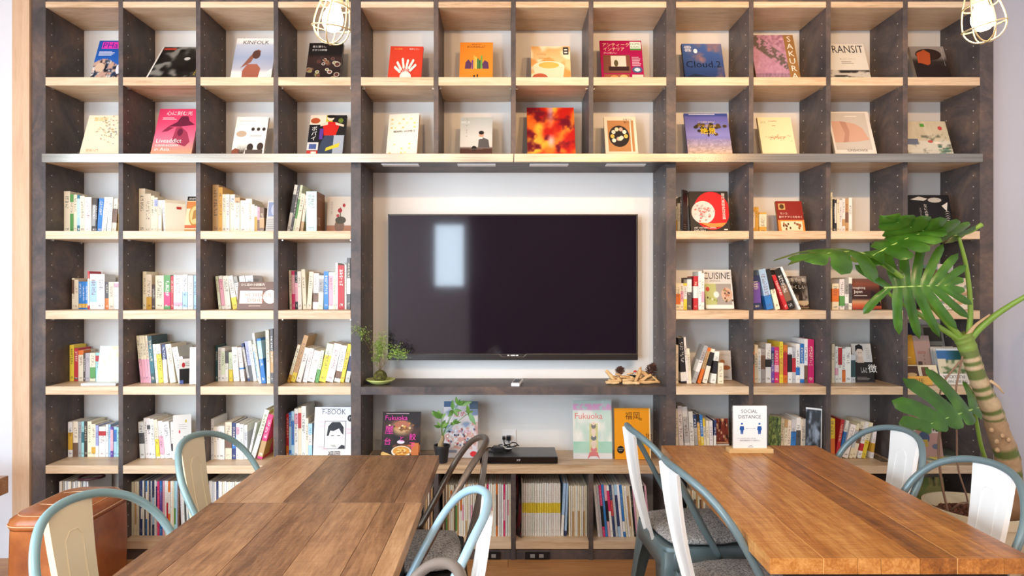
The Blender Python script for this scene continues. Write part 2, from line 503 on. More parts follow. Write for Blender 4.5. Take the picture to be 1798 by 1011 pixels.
# ------------------------------------------------------------------ printed covers
_txt = {}
def text_geo(s, vertical=False):
    """flat glyph outlines of a string, normalised to height 1 and starting at x=0"""
    key = (s, vertical)
    if key in _txt: return _txt[key]
    cu = bpy.data.curves.new('lettering', 'FONT'); cu.body = '\n'.join(s) if vertical else s
    cu.resolution_u = 2; cu.fill_mode = 'FRONT'
    if vertical: cu.align_x = 'CENTER'; cu.space_line = .95
    ob = bpy.data.objects.new('lettering', cu); COL.objects.link(ob)
    dg = bpy.context.evaluated_depsgraph_get()
    me = bpy.data.meshes.new_from_object(ob.evaluated_get(dg))
    co = np.zeros(len(me.vertices) * 3); me.vertices.foreach_get('co', co); co = co.reshape(-1, 3)[:, :2]
    fs = [tuple(p.vertices) for p in me.polygons]
    bpy.data.meshes.remove(me); bpy.data.objects.remove(ob); bpy.data.curves.remove(cu)
    if len(co):
        mn, mx = co.min(0), co.max(0); co = (co - mn) / max(mx[1] - mn[1], 1e-6)
    _txt[key] = (co, fs); return _txt[key]

def vnoise(U, V, seed=0, oct=3):
    """value noise on arrays"""
    out = np.zeros_like(U); amp, tot = 1.0, 0
    for k in range(oct):
        x, y = U * 2 ** k + seed * 7.31, V * 2 ** k + seed * 3.17
        xi, yi = np.floor(x), np.floor(y); xf, yf = x - xi, y - yi
        xf, yf = xf * xf * (3 - 2 * xf), yf * yf * (3 - 2 * yf)
        def h(a, b):
            q = np.sin(a * 127.1 + b * 311.7 + seed * 74.7) * 43758.5453
            return q - np.floor(q)
        out += amp * ((h(xi, yi) * (1 - xf) + h(xi + 1, yi) * xf) * (1 - yf) + (h(xi, yi + 1) * (1 - xf) + h(xi + 1, yi + 1) * xf) * yf)
        tot += amp; amp *= .55
    return out / tot
def C(s): return np.array(hx(s))
def mixc(a, b, f): f = np.clip(f, 0, 1)[..., None]; return a * (1 - f) + b * f
def full(U, c): return np.broadcast_to(C(c), U.shape + (3,)).copy()

class Art:
    """a cover drawn in (0..1, 0..1); becomes one print mesh on the front of the book"""
    def __init__(s, bg='#ffffff', fn=None, n=26):
        s.bg, s.fn, s.n, s.items = bg, fn, n, []
    def poly(s, pts, c): s.items.append(('p', pts, c)); return s
    def rect(s, a, b, c_, d, c): return s.poly([(a, b), (c_, b), (c_, d), (a, d)], c)
    def ell(s, u, v, ru, rv, c, n=22): return s.poly([(u + ru * math.cos(2 * math.pi * k / n), v + rv * math.sin(2 * math.pi * k / n)) for k in range(n)], c)
    def text(s, body, u, v, h, c, align='L', maxw=None, vertical=False, flip=False): s.items.append(('t', body, u, v, h, c, align, maxw, vertical, flip)); return s
    def lines(s, u0, u1, v0, v1, n, c, h=.35):
        for k in range(n):
            v = v1 - (v1 - v0) * (k + .5) / n; hh = (v1 - v0) / n * h / 2
            w = u0 + (u1 - u0) * (.75 + .25 * ((k * 37) % 10) / 10)
            s.rect(u0, v - hh, w, v + hh, c)
        return s
    def mesh(s, W, H):
        vs, fs, cs = [], [], []
        if s.fn:
            nx, ny = s.n, max(4, int(s.n * H / W))
            U, V = np.meshgrid(np.linspace(0, 1, nx + 1), np.linspace(0, 1, ny + 1))
            c = np.clip(s.fn(U, V), 0, 1)
            c = np.where(c <= .04045, c / 12.92, ((c + .055) / 1.055) ** 2.4).reshape(-1, 3)
            for (u, v), k in zip(np.stack([U.ravel(), V.ravel()], 1), c):
                vs.append(((u - .5) * W, -.0003, v * H)); cs.append(k)
            for j in range(ny):
                for i in range(nx):
                    q = j * (nx + 1) + i; fs.append((q, q + 1, q + nx + 2, q + nx + 1))
        else:
            b = len(vs); col = lin(hx(s.bg))
            vs += [(-W / 2, -.0003, 0), (W / 2, -.0003, 0), (W / 2, -.0003, H), (-W / 2, -.0003, H)]; cs += [col] * 4; fs.append((0, 1, 2, 3))
        d = -.0003
        for it in s.items:
            d -= .00012
            if it[0] == 'p':
                b = len(vs); col = lin(hx(it[2]))
                for u, v in it[1]: vs.append(((min(max(u, 0), 1) - .5) * W, d, min(max(v, 0), 1) * H)); cs.append(col)
                fs.append(tuple(range(b, b + len(it[1]))))
            else:
                _, body, u, v, h, c, al, mw, vert, flip = it
                co, tf = text_geo(body, vert)
                if not len(co): continue
                b = len(vs); col = lin(hx(c))
                if vert: hh = h * H; wsc = hh
                else: hh = h * H; wsc = hh
                w = co[:, 0].max() * wsc
                if mw and w > mw * W: wsc *= mw * W / w; w = mw * W
                x0 = (u - .5) * W - (w / 2 if al == 'C' else w if al == 'R' else 0)
                for x, y in co:
                    if flip: x, y = co[:, 0].max() - x, 1 - y
                    vs.append((x0 + x * wsc, d, v * H + y * hh)); cs.append(col)
                for f in tf: fs.append(tuple(i + b for i in f))
        me = bpy.data.meshes.new('cover_print'); me.from_pydata(vs, [], fs)
        at = me.color_attributes.new('ink', 'FLOAT_COLOR', 'POINT')
        arr = np.ones((len(vs), 4)); arr[:, :3] = np.array(cs)
        at.data.foreach_set('color', arr.ravel())
        me.materials.append(MATS['cover_ink'])
        return me

def face_book(name, label, cat, art, W, H, T, loc, lean=0, yaw=0, roll=0, board='#ffffff', group=None, curl=0, parts=True):
    """a book or magazine standing with its front to the room; origin at the bottom of the front"""
    o = MB().box((-W / 2, 0, 0), (W / 2, .0012, H)).box((-W / 2, T - .0012, 0), (W / 2, T, H)).box((-W / 2, 0.0012, 0), (-W / 2 + .0012, T - .0012, H)).build(name, 'cover_board')
    o.color = L4(board)
    m = Matrix.Translation(loc) @ Matrix.Rotation(yaw, 4, 'Z') @ Matrix.Rotation(-lean, 4, 'X') @ Matrix.Rotation(roll, 4, 'Y')
    o.matrix_world = m
    MB().box((-W / 2 + .0012, .0012, .0015), (W / 2 - .0015, T - .0012, H - .0015)).build('page_block', 'paper', o)
    if art is not None: link('cover_print', art.mesh(W, H), o)
    tag(o, label, cat, group)
    return o

def place_face(r, u0, u1, vt, art, label, cat='book', yb=None, lean=20, T=.012, board='#ffffff', yaw=0, roll=0, name=None, zs=None, vvis=None, group=None, cell_clip=True):
    """pixel outline (bottom left, bottom right, top) of a book leaning back on the shelf of row r -> size in metres"""
    zs = floorz(r) if zs is None else zs
    yb = DF + .085 if yb is None else yb
    le = math.radians(lean)
    zb = zs + T * math.sin(le) * 0
    H = .2
    for _ in range(12):
        yt = yb + H * math.sin(le)
        H = (PZ(vt, yt) - zb) / math.cos(le)
    W = (u1 - u0) * yb / F / max(math.cos(math.radians(yaw)), .3)
    x = PX((u0 + u1) / 2, yb)
    ra = math.radians(roll); ya = math.radians(yaw)
    # keep the book inside its cell and clear of the back panel
    uc = CX + PX((u0 + u1) / 2, yb) * F / DF
    cols = [c for c in range(12) if OPEN[c][0] - 6 <= uc <= OPEN[c][1] + 6]
    if cols and cell_clip and not (4 <= cols[0] <= 7 and r >= 2):
        xa, xb = cellx(cols[0]); g = .003
        for _ in range(3):
            rad = abs(W / 2 * math.cos(ya)) + abs(math.sin(ya)) * T + H * abs(math.sin(ra))
            lo_ = x - abs(W / 2 * math.cos(ya)) - max(0, math.sin(ya)) * (T + H * math.sin(le)) - H * max(0, -math.sin(ra)); hi_ = x + abs(W / 2 * math.cos(ya)) + max(0, -math.sin(ya)) * (T + H * math.sin(le)) + H * max(0, math.sin(ra))
            if lo_ < xa + g: x += xa + g - lo_; hi_ += xa + g - lo_
            if hi_ > xb - g:
                e = hi_ - (xb - g); x -= e / 2; W -= e / max(abs(math.cos(ya)), .3)
    back = yb + H * math.sin(le) + T * math.cos(le) + W / 2 * abs(math.sin(ya))
    if back > DB - .002: print('TOO DEEP', label, round(back - DB, 3))
    return face_book(name or ('magazine' if cat == 'magazine' else 'book'), label, cat, art, W, H, T,
                     (x, yb, zs + .0005 + W / 2 * abs(math.sin(ra)) + T * math.sin(le)), le, ya, ra, board, group)
# ------------------------------------------------------------------ covers of the two top rows
def spots(fnbase, cols, sc, seed, thr=.5):
    def f(U, V):
        c = fnbase(U, V)
        for k, col in enumerate(cols):
            c = mixc(c, C(col), (vnoise(U * sc, V * sc, seed + k * 5, 2) - thr) * 9)
        return c
    return f
def vgrad(*stops):
    def f(U, V):
        out = full(U, stops[0][1])
        for (p0, c0), (p1, c1) in zip(stops, stops[1:]):
            out = np.where((V >= p0)[..., None], mixc(C(c0), C(c1), (V - p0) / (p1 - p0)), out)
        return out
    return f
G0 = 'books facing out on the top row'
# row 0
a = Art(fn=lambda U, V: np.where((V > .45 + .1 * np.sin(U * 5))[..., None], mixc(C('#2c6fc4'), C('#1c4fa0'), V), spots(vgrad((0, '#23304a'), (1, '#4a5a78')), ['#e8dcd0', '#1a1a26', '#c9a08a'], 14, 3)(U, V)), n=34)
a.rect(.12, .8, .95, .97, '#e23aa8').text('PHaT', .15, .82, .13, '#3a2a9a', maxw=.75).lines(.08, .6, .62, .74, 4, '#ffffff').ell(.22, .34, .15, .11, '#d9b79a').ell(.8, .3, .08, .12, '#f0e8ea')
place_face(0, 156, 214, 73, a, 'blue music magazine with pink masthead, leftmost on the top row', 'magazine', board='#2c5a9c', group=G0)
a = Art(fn=spots(vgrad((0, '#141210'), (1, '#262320')), ['#4a4640', '#0c0b0a', '#8a857c'], 5, 8, .6), n=30)
a.text('ROCK LIVE', .93, .12, .5, '#e6c832', 'R', .1, vertical=True).ell(.62, .62, .06, .05, '#cfcac0').rect(.05, .9, .3, .96, '#c04030').rect(0, 0, 1, .035, '#efe8dc').rect(0, 0, .03, 1, '#efe8dc')
place_face(0, 255, 345, 84, a, 'floppy black and white magazine sagging back in the second column', 'magazine', lean=37, T=.006, board='#e9e0d2', yb=DF + .04, group=G0, roll=0)
a = Art(fn=vgrad((0, '#f3ede2'), (.2, '#eee6da'), (.28, '#b9b6bd'), (.55, '#9fa7bd'), (.85, '#c3c6d0'), (.9, '#f4eee4'), (1, '#f6f1e8')), n=20)
a.poly([(.28, .02), (.66, .02), (.7, .3), (.6, .4), (.36, .4), (.26, .24)], '#a6604a').poly([(.2, .3), (.42, .6), (.58, .74), (.66, .7), (.6, .58), (.5, .56), (.44, .44), (.33, .38)], '#8f5844')
a.ell(.55, .62, .1, .1, '#5a3a30').poly([(.66, .02), (.75, .14), (.98, .3), (.99, .1), (.95, .02)], '#f0eadf').text('KINFOLK', .5, .86, .085, '#35302c', 'C', .86)
place_face(0, 403, 475, 69, a, 'pale magazine titled KINFOLK with a bent figure shading its eyes', 'magazine', board='#efe8dc', group=G0)
a = Art(fn=spots(vgrad((0, '#241a18'), (.62, '#3a2622'), (.66, '#1c1817'), (1, '#1c1817')), [], 9, 2), n=8)
rr = random.Random(5)
for k in range(22):
    u, v, r_ = rr.uniform(.06, .94), rr.uniform(.05, .6), rr.uniform(.05, .1)
    a.ell(u, v, r_, r_ * .7, rr.choice(['#d8cfc0', '#6a5a50', '#8c7a62', '#b0a08a', '#4c3a36']), 12).ell(u, v, r_ * .7, r_ * .48, rr.choice(['#7c4a32', '#90803c', '#5a3028', '#b87a4a', '#3a2a26']), 10)
a.text('器と暮らし', .12, .86, .055, '#e8e2d8').text('きせつの料理', .12, .77, .05, '#e8e2d8')
place_face(0, 535, 596, 78, a, 'dark cookery book with many small bowls, beside the left pendant lamp', 'book', board='#1d1918', T=.02, group=G0)
a = Art('#d8432c').text('パン日和', .12, .9, .045, '#f4c060').text('珈琲とパン', .58, .9, .045, '#f6e6d8')
for ang, ln_ in ((-48, .42), (-30, .5), (-10, .55), (8, .5), (25, .55), (42, .46)):
    ca, sa = math.sin(math.radians(ang)), math.cos(math.radians(ang))
    for q in range(6):
        d = ln_ * .52 + q * ln_ * .09
        a.ell(.5 + ca * d, .14 + sa * d * .9, .035, .045, '#f7ead8', 8)
    a.poly([(.49, .2), (.51, .2), (.5 + ca * ln_ * .6 + .008, .14 + sa * ln_ * .55), (.5 + ca * ln_ * .6 - .008, .14 + sa * ln_ * .55)], '#f7ead8')
a.poly([(.36, 0), (.36, .16), (.42, .24), (.6, .25), (.68, .18), (.7, .08), (.66, 0)], '#f7ead8')
place_face(0, 680, 739, 83.5, a, 'red book with a white hand holding wheat ears', 'book', board='#cf3f2a', roll=1, group=G0)
a = Art('#ea8a2c').text('BRUNCH', .5, .93, .035, '#4a3020', 'C').text('BOOKBALLET', .5, .86, .05, '#33241a', 'C', .55)
for k, c_ in enumerate(['#7a4a7a', '#d8a848', '#e8c060', '#3c7a48', '#2e6a3c', '#6aa048']):
    a.rect(.36 + k * .055, .32, .41 + k * .055, .54 + .04 * ((k * 3) % 4), c_)
a.poly([(.16, .32), (.34, .32), (.36, .46), (.26, .56), (.18, .48)], '#5d3a5a').poly([(.7, .32), (.88, .32), (.86, .48), (.76, .54), (.68, .44)], '#5d3a5a').rect(.42, .04, .47, .16, '#33241a').rect(.52, .06, .56, .18, '#33241a')
place_face(0, 806, 865, 76, a, 'orange book with small upright books drawn between two figures', 'book', board='#e08428', group=G0)
a = Art(fn=spots(vgrad((0, '#e6b878'), (.5, '#eec88e'), (1, '#d8a868')), ['#f6e2be', '#d89850'], 3, 4, .55), n=26)
a.ell(.45, .42, .4, .16, '#f3dcb8').poly([(.05, .42), (.85, .42), (.8, .08), (.12, .08)], '#efd6b0').ell(.45, .46, .26, .09, '#e8b458').ell(.22, .1, .2, .13, '#b85a3c').ell(.78, .04, .16, .07, '#eec9a2')
a.text('pudding', .16, .74, .06, '#c09050').text('cream & soufflé', .2, .64, .05, '#c09050', maxw=.3).rect(.82, .76, .96, .97, '#33302c').rect(.85, .8, .93, .84, '#e8e2d0').rect(.85, .88, .93, .92, '#e8e2d0')
place_face(0, 933, 1003, 83, a, 'peach coloured magazine with a pudding and floating cream', 'magazine', board='#ecd0a0', group=G0)
a = Art('#a8144c').text('アンティーク', .06, .85, .09, '#f6dcae', maxw=.64).text('インテリア', .08, .75, .08, '#f6dcae', maxw=.5).text('が心地いい', .08, .67, .05, '#f0c8c0', maxw=.4)
a.rect(.72, .78, .98, .97, '#e8f0dc').rect(.72, .76, .98, .8, '#4a8a3c').text('HOME', .74, .89, .05, '#22301c', maxw=.22).text('IDEAS', .74, .82, .05, '#22301c', maxw=.22)
a.rect(.06, .2, .7, .64, '#7c4a38').rect(.24, .36, .6, .62, '#d9cdb8').rect(.18, .26, .66, .36, '#3a2420').ell(.36, .44, .05, .08, '#5a5030').rect(.06, .02, .66, .17, '#9a5a3c').ell(.3, .08, .1, .07, '#d08a50').ell(.52, .1, .09, .06, '#e0b070').rect(.72, .02, .98, .16, '#d8cab4').ell(.85, .28, .12, .08, '#4c5a78').ell(.85, .28, .07, .045, '#cdd4dc').lines(.74, .96, .36, .6, 6, '#f0c8d0')
place_face(0, 1057, 1132, 73, a, 'crimson interiors magazine headed HOME IDEAS beside the thick divider', 'magazine', board='#a0184a', group=G0)
a = Art(fn=lambda U, V: mixc(mixc(C('#24365e'), C('#4a68a4'), V), C('#b07868'), (vnoise(U * 3, V * 3, 6, 4) - .5) * 5 * np.clip(1.2 - abs(U - .6) * 2.2, 0, 1)), n=34)
a.poly([(0, 0), (0, .1), (.25, .2), (.5, .14), (.8, .1), (1, .06), (1, 0)], '#1e2c44').text('雲', .05, .78, .16, '#eef0f4').ell(.33, .8, .05, .06, '#eef0f4').text('Cloud.2', .06, .36, .17, '#151a2c', maxw=.92)
place_face(0, 1204, 1275, 79, a, 'blue sky book lettered Cloud.2 on the top row', 'book', board='#26365c', T=.018, group=G0)
def sak(U, V):
    g = np.clip((U - .25) * 3, 0, 1) * 0
    c = mixc(C('#a8788c'), C('#c99aae'), vnoise(U * 26, V * 26, 3, 2))
    tre = vnoise(U * 16, V * 16, 9, 3)
    band = np.abs(V - (.95 - .75 * U)) < .16
    c = np.where((band & (tre > .42))[..., None], mixc(C('#3c4a30'), C('#8a6a70'), tre), c)
    c = np.where((V > 1.08 - .6 * U)[..., None], mixc(C('#d8a8ba'), C('#8a5a6c'), vnoise(U * 20, V * 20, 5, 2) * 1.4 - .2), c)
    return np.where((V < .16)[..., None], mixc(C('#7a5a68'), C('#b890a4'), vnoise(U * 40, V * 14, 6, 2)), c)
a = Art(fn=sak, n=40).rect(.77, 0, 1, 1, '#9a7040').text('SAKURA', .885, .05, .92, '#efe3d2', 'C', .16, vertical=True)
a.items[-1] = a.items[-1]
place_face(0, 1329, 1407, 64, a, 'pink blossom book with SAKURA lettered down its brown edge', 'book', board='#8a6238', T=.02, group=G0)
a = Art(fn=lambda U, V: np.where((V < .3)[..., None], mixc(C('#c8bfae'), C('#2c2622'), (vnoise(U * 5, V * 22, 4, 3) - .45) * 6), mixc(C('#d8cfbe'), C('#e4dccd'), V)), n=34)
a.text('TRANSIT', .04, .76, .2, '#1a1816', maxw=.92).text('美しきアイルランド', .34, .58, .035, '#8a7f70', maxw=.4).lines(.36, .68, .46, .54, 2, '#8a7f70')
place_face(0, 1459, 1531, 79, a, 'grey travel magazine lettered TRANSIT over a rocky shore', 'magazine', board='#ddd4c4', group=G0)
a = Art(fn=vgrad((0, '#241c1a'), (.55, '#332824'), (.7, '#8a7e74'), (1, '#9c9188')), n=24)
a.ell(.5, .76, .38, .17, '#33241e').poly([(.14, .42), (.16, .8), (.4, .9), (.56, .8), (.5, .5), (.36, .42)], '#b4522a').poly([(.05, 0), (.05, .5), (.2, .52), (.45, .44), (.8, .46), (.95, .2), (1, 0)], '#2a1f1c').text('MAN OF THE YEAR', .93, .44, .5, '#d8d0c4', 'R', .07, vertical=True)
place_face(0, 1612, 1673, 84, a, 'dark magazine with a rust orange hat shape, rightmost on the top row', 'magazine', board='#b8aa98', T=.02, group=G0)

# row 1
G1 = 'books facing out on the second row'
V1 = 270
a = Art('#efe2c2').text('整理術', .16, .86, .09, '#e0b23c').text('整理入門', .14, .12, .06, '#c89a48')
for k in range(70):
    u = .62 + rr.gauss(0, .14); v = .62 + rr.gauss(0, .16)
    a.ell(u, v, .014, .012, rr.choice(['#c07a70', '#8a9a68', '#d0a860', '#7a7aa0', '#b8a090']), 6)
place_face(1, 138, 208, 204, a, 'cream book with scattered tiny drawings, leftmost on the second row', 'book', board='#e8d8b4', roll=0, group=G1)
a = Art(fn=vgrad((0, '#f0b07c'), (.35, '#e8748a'), (.7, '#e0486c'), (1, '#d83a60')), n=20)
a.poly([(.3, .62), (.5, .72), (.58, .84), (.75, .84), (.8, .74), (.95, .66), (.8, .64), (.6, .62)], '#6a2038').poly([(.45, .3), (.5, .6), (.62, .62), (.8, .5), (.9, .3), (.8, .2)], '#a03850').ell(.62, .5, .07, .08, '#6a2038', 12).poly([(.15, .5), (.3, .62), (.45, .6), (.3, .52)], '#8a2c44')
a.text('心に刻む光', .2, .86, .09, '#f8e6e0', maxw=.64).lines(.12, .5, .76, .82, 2, '#f8e6e0').text('Liveaddict', .08, .28, .085, '#f8f0e8', maxw=.62).text('connection', .08, .2, .06, '#f8f0e8', maxw=.75).text('in Asia.', .08, .11, .07, '#f8f0e8')
place_face(1, 263, 335, 193, a, 'pink and orange magazine with a figure in a wide hat', 'magazine', board='#d04a60', T=.015, group=G1)
a = Art('#ece6da').lines(.1, .75, .86, .92, 1, '#c8b8a8', .2)
for k in range(3): a.ell(.56 + k * .17, .68, .055, .045, '#3c3430', 12)
a.ell(.22, .56, .16, .08, '#c0a488').rect(.5, .5, .85, .52, '#b8b0a4').poly([(0, 0), (.2, 0), (.25, .16), (.1, .2), (0, .14)], '#8a4c38').ell(.55, .22, .1, .1, '#3a2e2a', 12).ell(.86, .24, .1, .1, '#443630', 12).rect(.42, .04, .95, .16, '#5a4c44').rect(0, 0, 1, .03, '#6a5a4e')
for k in range(9): a.poly([(.24 + .012 * k, .03), (.26 + .012 * k, .03), (.12 + .045 * k, .32)], '#5a4a3c')
place_face(1, 405, 462, 207, a, 'off-white book with two people at a table and three dark dots', 'book', board='#d8cdbc', T=.016, group=G1)
a = Art('#22201f').rect(0, .76, .45, 1, '#e4d4bc').ell(.15, .86, .13, .07, '#b0502c').rect(.44, .62, .62, 1, '#b8b030').poly([(.28, 0), (.36, .32), (.45, .5), (.7, .52), (.76, .3), (.78, 0)], '#3a4254').poly([(.42, .5), (.36, .78), (.5, .84), (.76, .82), (.82, .72), (.74, .5)], '#c8241e').ell(.56, .93, .1, .07, '#e8cdb4', 12).ell(.58, .97, .12, .05, '#1a1614', 12)
a.poly([(.5, .84), (.18, .74), (.2, .7), (.5, .76)], '#e4c6ac').poly([(.7, .82), (.95, .76), (.94, .71), (.72, .76)], '#e4c6ac').rect(0, .34, .3, .76, '#1a1a1e').text('ポパイ', .15, .38, .34, '#f0ece4', 'C', .14, vertical=True).rect(0, .14, .3, .33, '#d8d0c8').rect(.05, .17, .25, .29, '#4a5a8c').rect(0, 0, .3, .13, '#c83a34').rect(.12, .02, .26, .11, '#e8dcc8').rect(.7, .04, .98, .5, '#a8acb4').poly([(.5, .12), (.86, .22), (.88, .32), (.52, .2)], '#d8c03a').ell(.85, .86, .07, .06, '#6a7a30', 12).rect(.3, .4, .4, .66, '#5a3a8a')
place_face(1, 537, 602, 204, a, 'dark magazine with a red-shirted figure in a long skirt', 'magazine', board='#201e1e', T=.015, group=G1)
a = Art('#efe6d2')
for k in range(7):
    for j in range(9):
        if not (.42 < 1 - j / 9 < .72) and rr.random() < .55:
            a.rect(.08 + k * .125, .05 + j * .1, .15 + k * .125, .085 + j * .1, rr.choice(['#e8d478', '#e6cf90', '#dcc070', '#efdf9a']))
a.text('BEAMS, HOME 3', .2, .54, .055, '#2c2622', maxw=.68)
place_face(1, 677, 732, 203, a, 'cream book lettered BEAMS, HOME 3', 'book', board='#d8a468', T=.02, yaw=-6, roll=-1.5, group=G1)
a = Art(fn=vgrad((0, '#5a3a30'), (.2, '#4c3028'), (.24, '#cfc6b8'), (.5, '#cdc8be'), (1, '#aeb2ac')), n=20)
a.poly([(.56, .22), (.58, .42), (.7, .48), (.88, .42), (.92, .22)], '#5a5450').ell(.66, .55, .08, .085, '#c49a80', 12).ell(.66, .6, .085, .05, '#2c2420', 12).rect(.6, .44, .7, .48, '#ece6da').ell(.44, .2, .08, .06, '#221c1a').rect(.02, .84, .3, .9, '#c8ccc8').lines(.3, .85, .16, .2, 1, '#7a6a5c').text('コーヒー', .2, .5, .46, '#8a857c', 'C', .05, vertical=True)
place_face(1, 807, 864, 208, a, 'grey book with a person sipping from a cup at a dark table', 'book', board='#b0aca4', T=.016, group=G1)
def orc(U, V):
    d = np.abs(U - .5)
    f = np.sin((d * 7 - V * 5) * 1.6 + vnoise(U * 4, V * 4, 2, 3) * 5)
    c = mixc(C('#b81c14'), C('#f08428'), f * .5 + .35)
    c = mixc(c, C('#f0b838'), (vnoise(U * 3, V * 3, 8, 2) - .55) * 6)
    c = mixc(c, C('#6a1020'), (vnoise(U * 5, V * 5, 12, 3) - .58) * 7)
    c = mixc(c, C('#b890b0'), (.09 - d) * 12 * np.clip(V - .55, 0, 1) * 2)
    return mixc(c, C('#f0b0a0'), (.1 - np.hypot((U - .5), (V - .3) * .6)) * 12)
a = Art(fn=orc, n=44).text('Visual Poetry', .12, .9, .04, '#7a4030', maxw=.7)
place_face(1, 926, 1011, 191.5, a, 'big square book with swirling red and orange petals', 'book', board='#7a1a1c', T=.022, group=G1)
a = Art('#e4d4b8').rect(.1, .12, .92, .9, '#b88250').rect(.8, .1, .84, .9, '#e4d4b8').text('和菓子の', .6, .9, .045, '#3a2c20').text('暮らし', .62, .83, .045, '#3a2c20').ell(.45, .5, .32, .27, '#2e2824')
for k in range(10):
    ang = k * .63; r_ = .2 if k < 7 else .08
    a.ell(.45 + r_ * 1.05 * math.cos(ang), .5 + r_ * .9 * math.sin(ang), .065, .052, ['#d8b458', '#e8dcc4', '#c8a890', '#e4cfa4', '#cfd0b8'][k % 5], 10)
a.rect(0, 0, 1, .07, '#e9dcc4')
place_face(1, 1064, 1121, 206.5, a, 'tan book with a round black tray of small sweets', 'book', board='#e0cfae', T=.014, group=G1)
def zek(U, V):
    c = mixc(C('#5a5aa0'), C('#8a86c0'), 1 - abs(V - .5) * 2)
    c = np.where((V < .42)[..., None], mixc(C('#d8b890'), C('#8c84b0'), V * 2.4) * (.8 + .4 * vnoise(U * 30, V * 40, 4, 2))[..., None], c)
    return np.where((V > .93)[..., None], C('#3c4a8c'), c)
a = Art(fn=zek, n=34)
for k in range(40):
    a.ell(.5 + rr.gauss(0, .13), .64 + rr.gauss(0, .07), .05, .035, rr.choice(['#4a3a20', '#5c4824', '#3a3020']), 8)
a.rect(.49, .45, .52, .6, '#33281c').text('ニッポンの', .28, .66, .07, '#f0c838', maxw=.5).text('絶景', .33, .5, .15, '#f4cc30').text('いつか行きたい', .3, .76, .045, '#f0e4c0', maxw=.42).lines(.1, .9, .94, .98, 1, '#d8d8f0')
place_face(1, 1209, 1287, 200.7, a, 'violet travel magazine with a lone tree and yellow title', 'magazine', board='#6a68a8', group=G1)
a = Art('#ecdcae').text('日日歳時記', .32, .88, .035, '#4c4436', maxw=.34).lines(.4, .54, .76, .79, 1, '#5a5040').text('ふく', .07, .84, .06, '#5a5244')
for k in range(40): a.ell(.5 + rr.gauss(0, .13), .46 + rr.gauss(0, .035), .02, .012, rr.choice(['#d0a878', '#c89078', '#c8b890']), 6)
place_face(1, 1340, 1400, 208, a, 'plain pale yellow book with a faint sketch', 'book', board='#e2cf9c', T=.018, group=G1)
a = Art(fn=vgrad((0, '#e4dccf'), (.8, '#ddd4c6'), (1, '#e4dacc')), n=4).rect(.05, .14, .92, .97, '#c9beb0')
a.poly([(.05, .78), (.3, .78), (.62, .72), (.78, .62), (.9, .36), (.6, .32), (.05, .3)], '#cfa48c').poly([(.25, .78), (.4, .76), (.45, .55), (.38, .32), (.25, .3), (.33, .5)], '#bd8e78').lines(.4, .8, .86, .92, 1, '#e8ddce').text('SUNSHOWER', .3, .1, .055, '#4a4038', maxw=.5)
place_face(1, 1468, 1541, 198, a, 'pale magazine lettered SUNSHOWER with a tan cushion', 'magazine', board='#dcd0be', T=.016, group=G1)
def inter(U, V):
    c = mixc(C('#c0b294'), C('#d8ccb0'), vnoise(U * 12, V * 3, 7, 2))
    c = np.where((V < .42)[..., None], C('#d2cbb8'), c)
    return mixc(c, C('#6c6a58'), (vnoise(U * 9, V * 11, 11, 3) - .6) * 7 * (V < .62))
a = Art(fn=inter, n=34).rect(.4, .84, .5, .93, '#5a9a3c').rect(0, .34, .28, .5, '#6a7080').ell(.84, .8, .05, .06, '#c04848', 10).ell(.55, .42, .06, .04, '#c05a50', 10).ell(.7, .38, .08, .03, '#ecd8c4', 10).lines(.05, .6, .06, .2, 3, '#e8e2d2', .15)
for k in range(8): a.ell(.82 + rr.gauss(0, .07), .2 + rr.gauss(0, .06), .05, .03, rr.choice(['#5a7a60', '#7a9088', '#8aa080']), 8)
place_face(1, 1597, 1676, 214.6, a, 'pale room-scene magazine with a small green square, rightmost on the second row', 'magazine', board='#d4c8b0', group=G1)

# ------------------------------------------------------------------ covers lower down
def zu(ox, x, s=3.743): return ox + x / s
LW = dict(lean=12)
a = Art('#efe4cc').rect(.0, .9, 1, 1, '#d8cbb0').rect(.55, .72, .78, .8, '#b8382c').text('Journal', .5, .74, .06, '#b8382c', maxw=.4)
place_face(2, zu(50, 925), zu(50, 1018), zu(280, 272), a, 'cream book turned aslant with a small red title, second column', 'book', yb=DF + .10, lean=6, T=.02, yaw=40, board='#e9dcc0')
a = Art('#d8c8a0').rect(0, .88, 1, 1, '#1e1a18').rect(0, .66, 1, .86, '#c8783c').ell(.55, .48, .36, .3, '#b8843c').ell(.55, .48, .3, .25, '#d8b878').poly([(.4, .35), (.45, .6), (.62, .64), (.7, .4)], '#a87838').rect(0, .12, 1, .2, '#c8643c').rect(0, .04, 1, .08, '#b8843c').text('ANIMAL', .1, .91, .05, '#e8e0d0')
place_face(2, zu(50, 1022), zu(50, 1130), zu(280, 247), a, 'small ochre book with a lion in a ring, second column', 'book', yb=DF + .12, T=.012, lean=12, board='#c89858')
a = Art('#c8c4bc').rect(.1, .5, .9, .95, '#8a94b0').ell(.6, .72, .24, .18, '#b8bccb').lines(.1, .9, .1, .44, 6, '#8c8884', .3)
place_face(2, zu(340, 472), zu(340, 545), zu(280, 274), a, 'grey-blue booklet with a pale disc at the end of the third column', 'book', yb=DF + .11, T=.01, lean=12, board='#b0aca6')
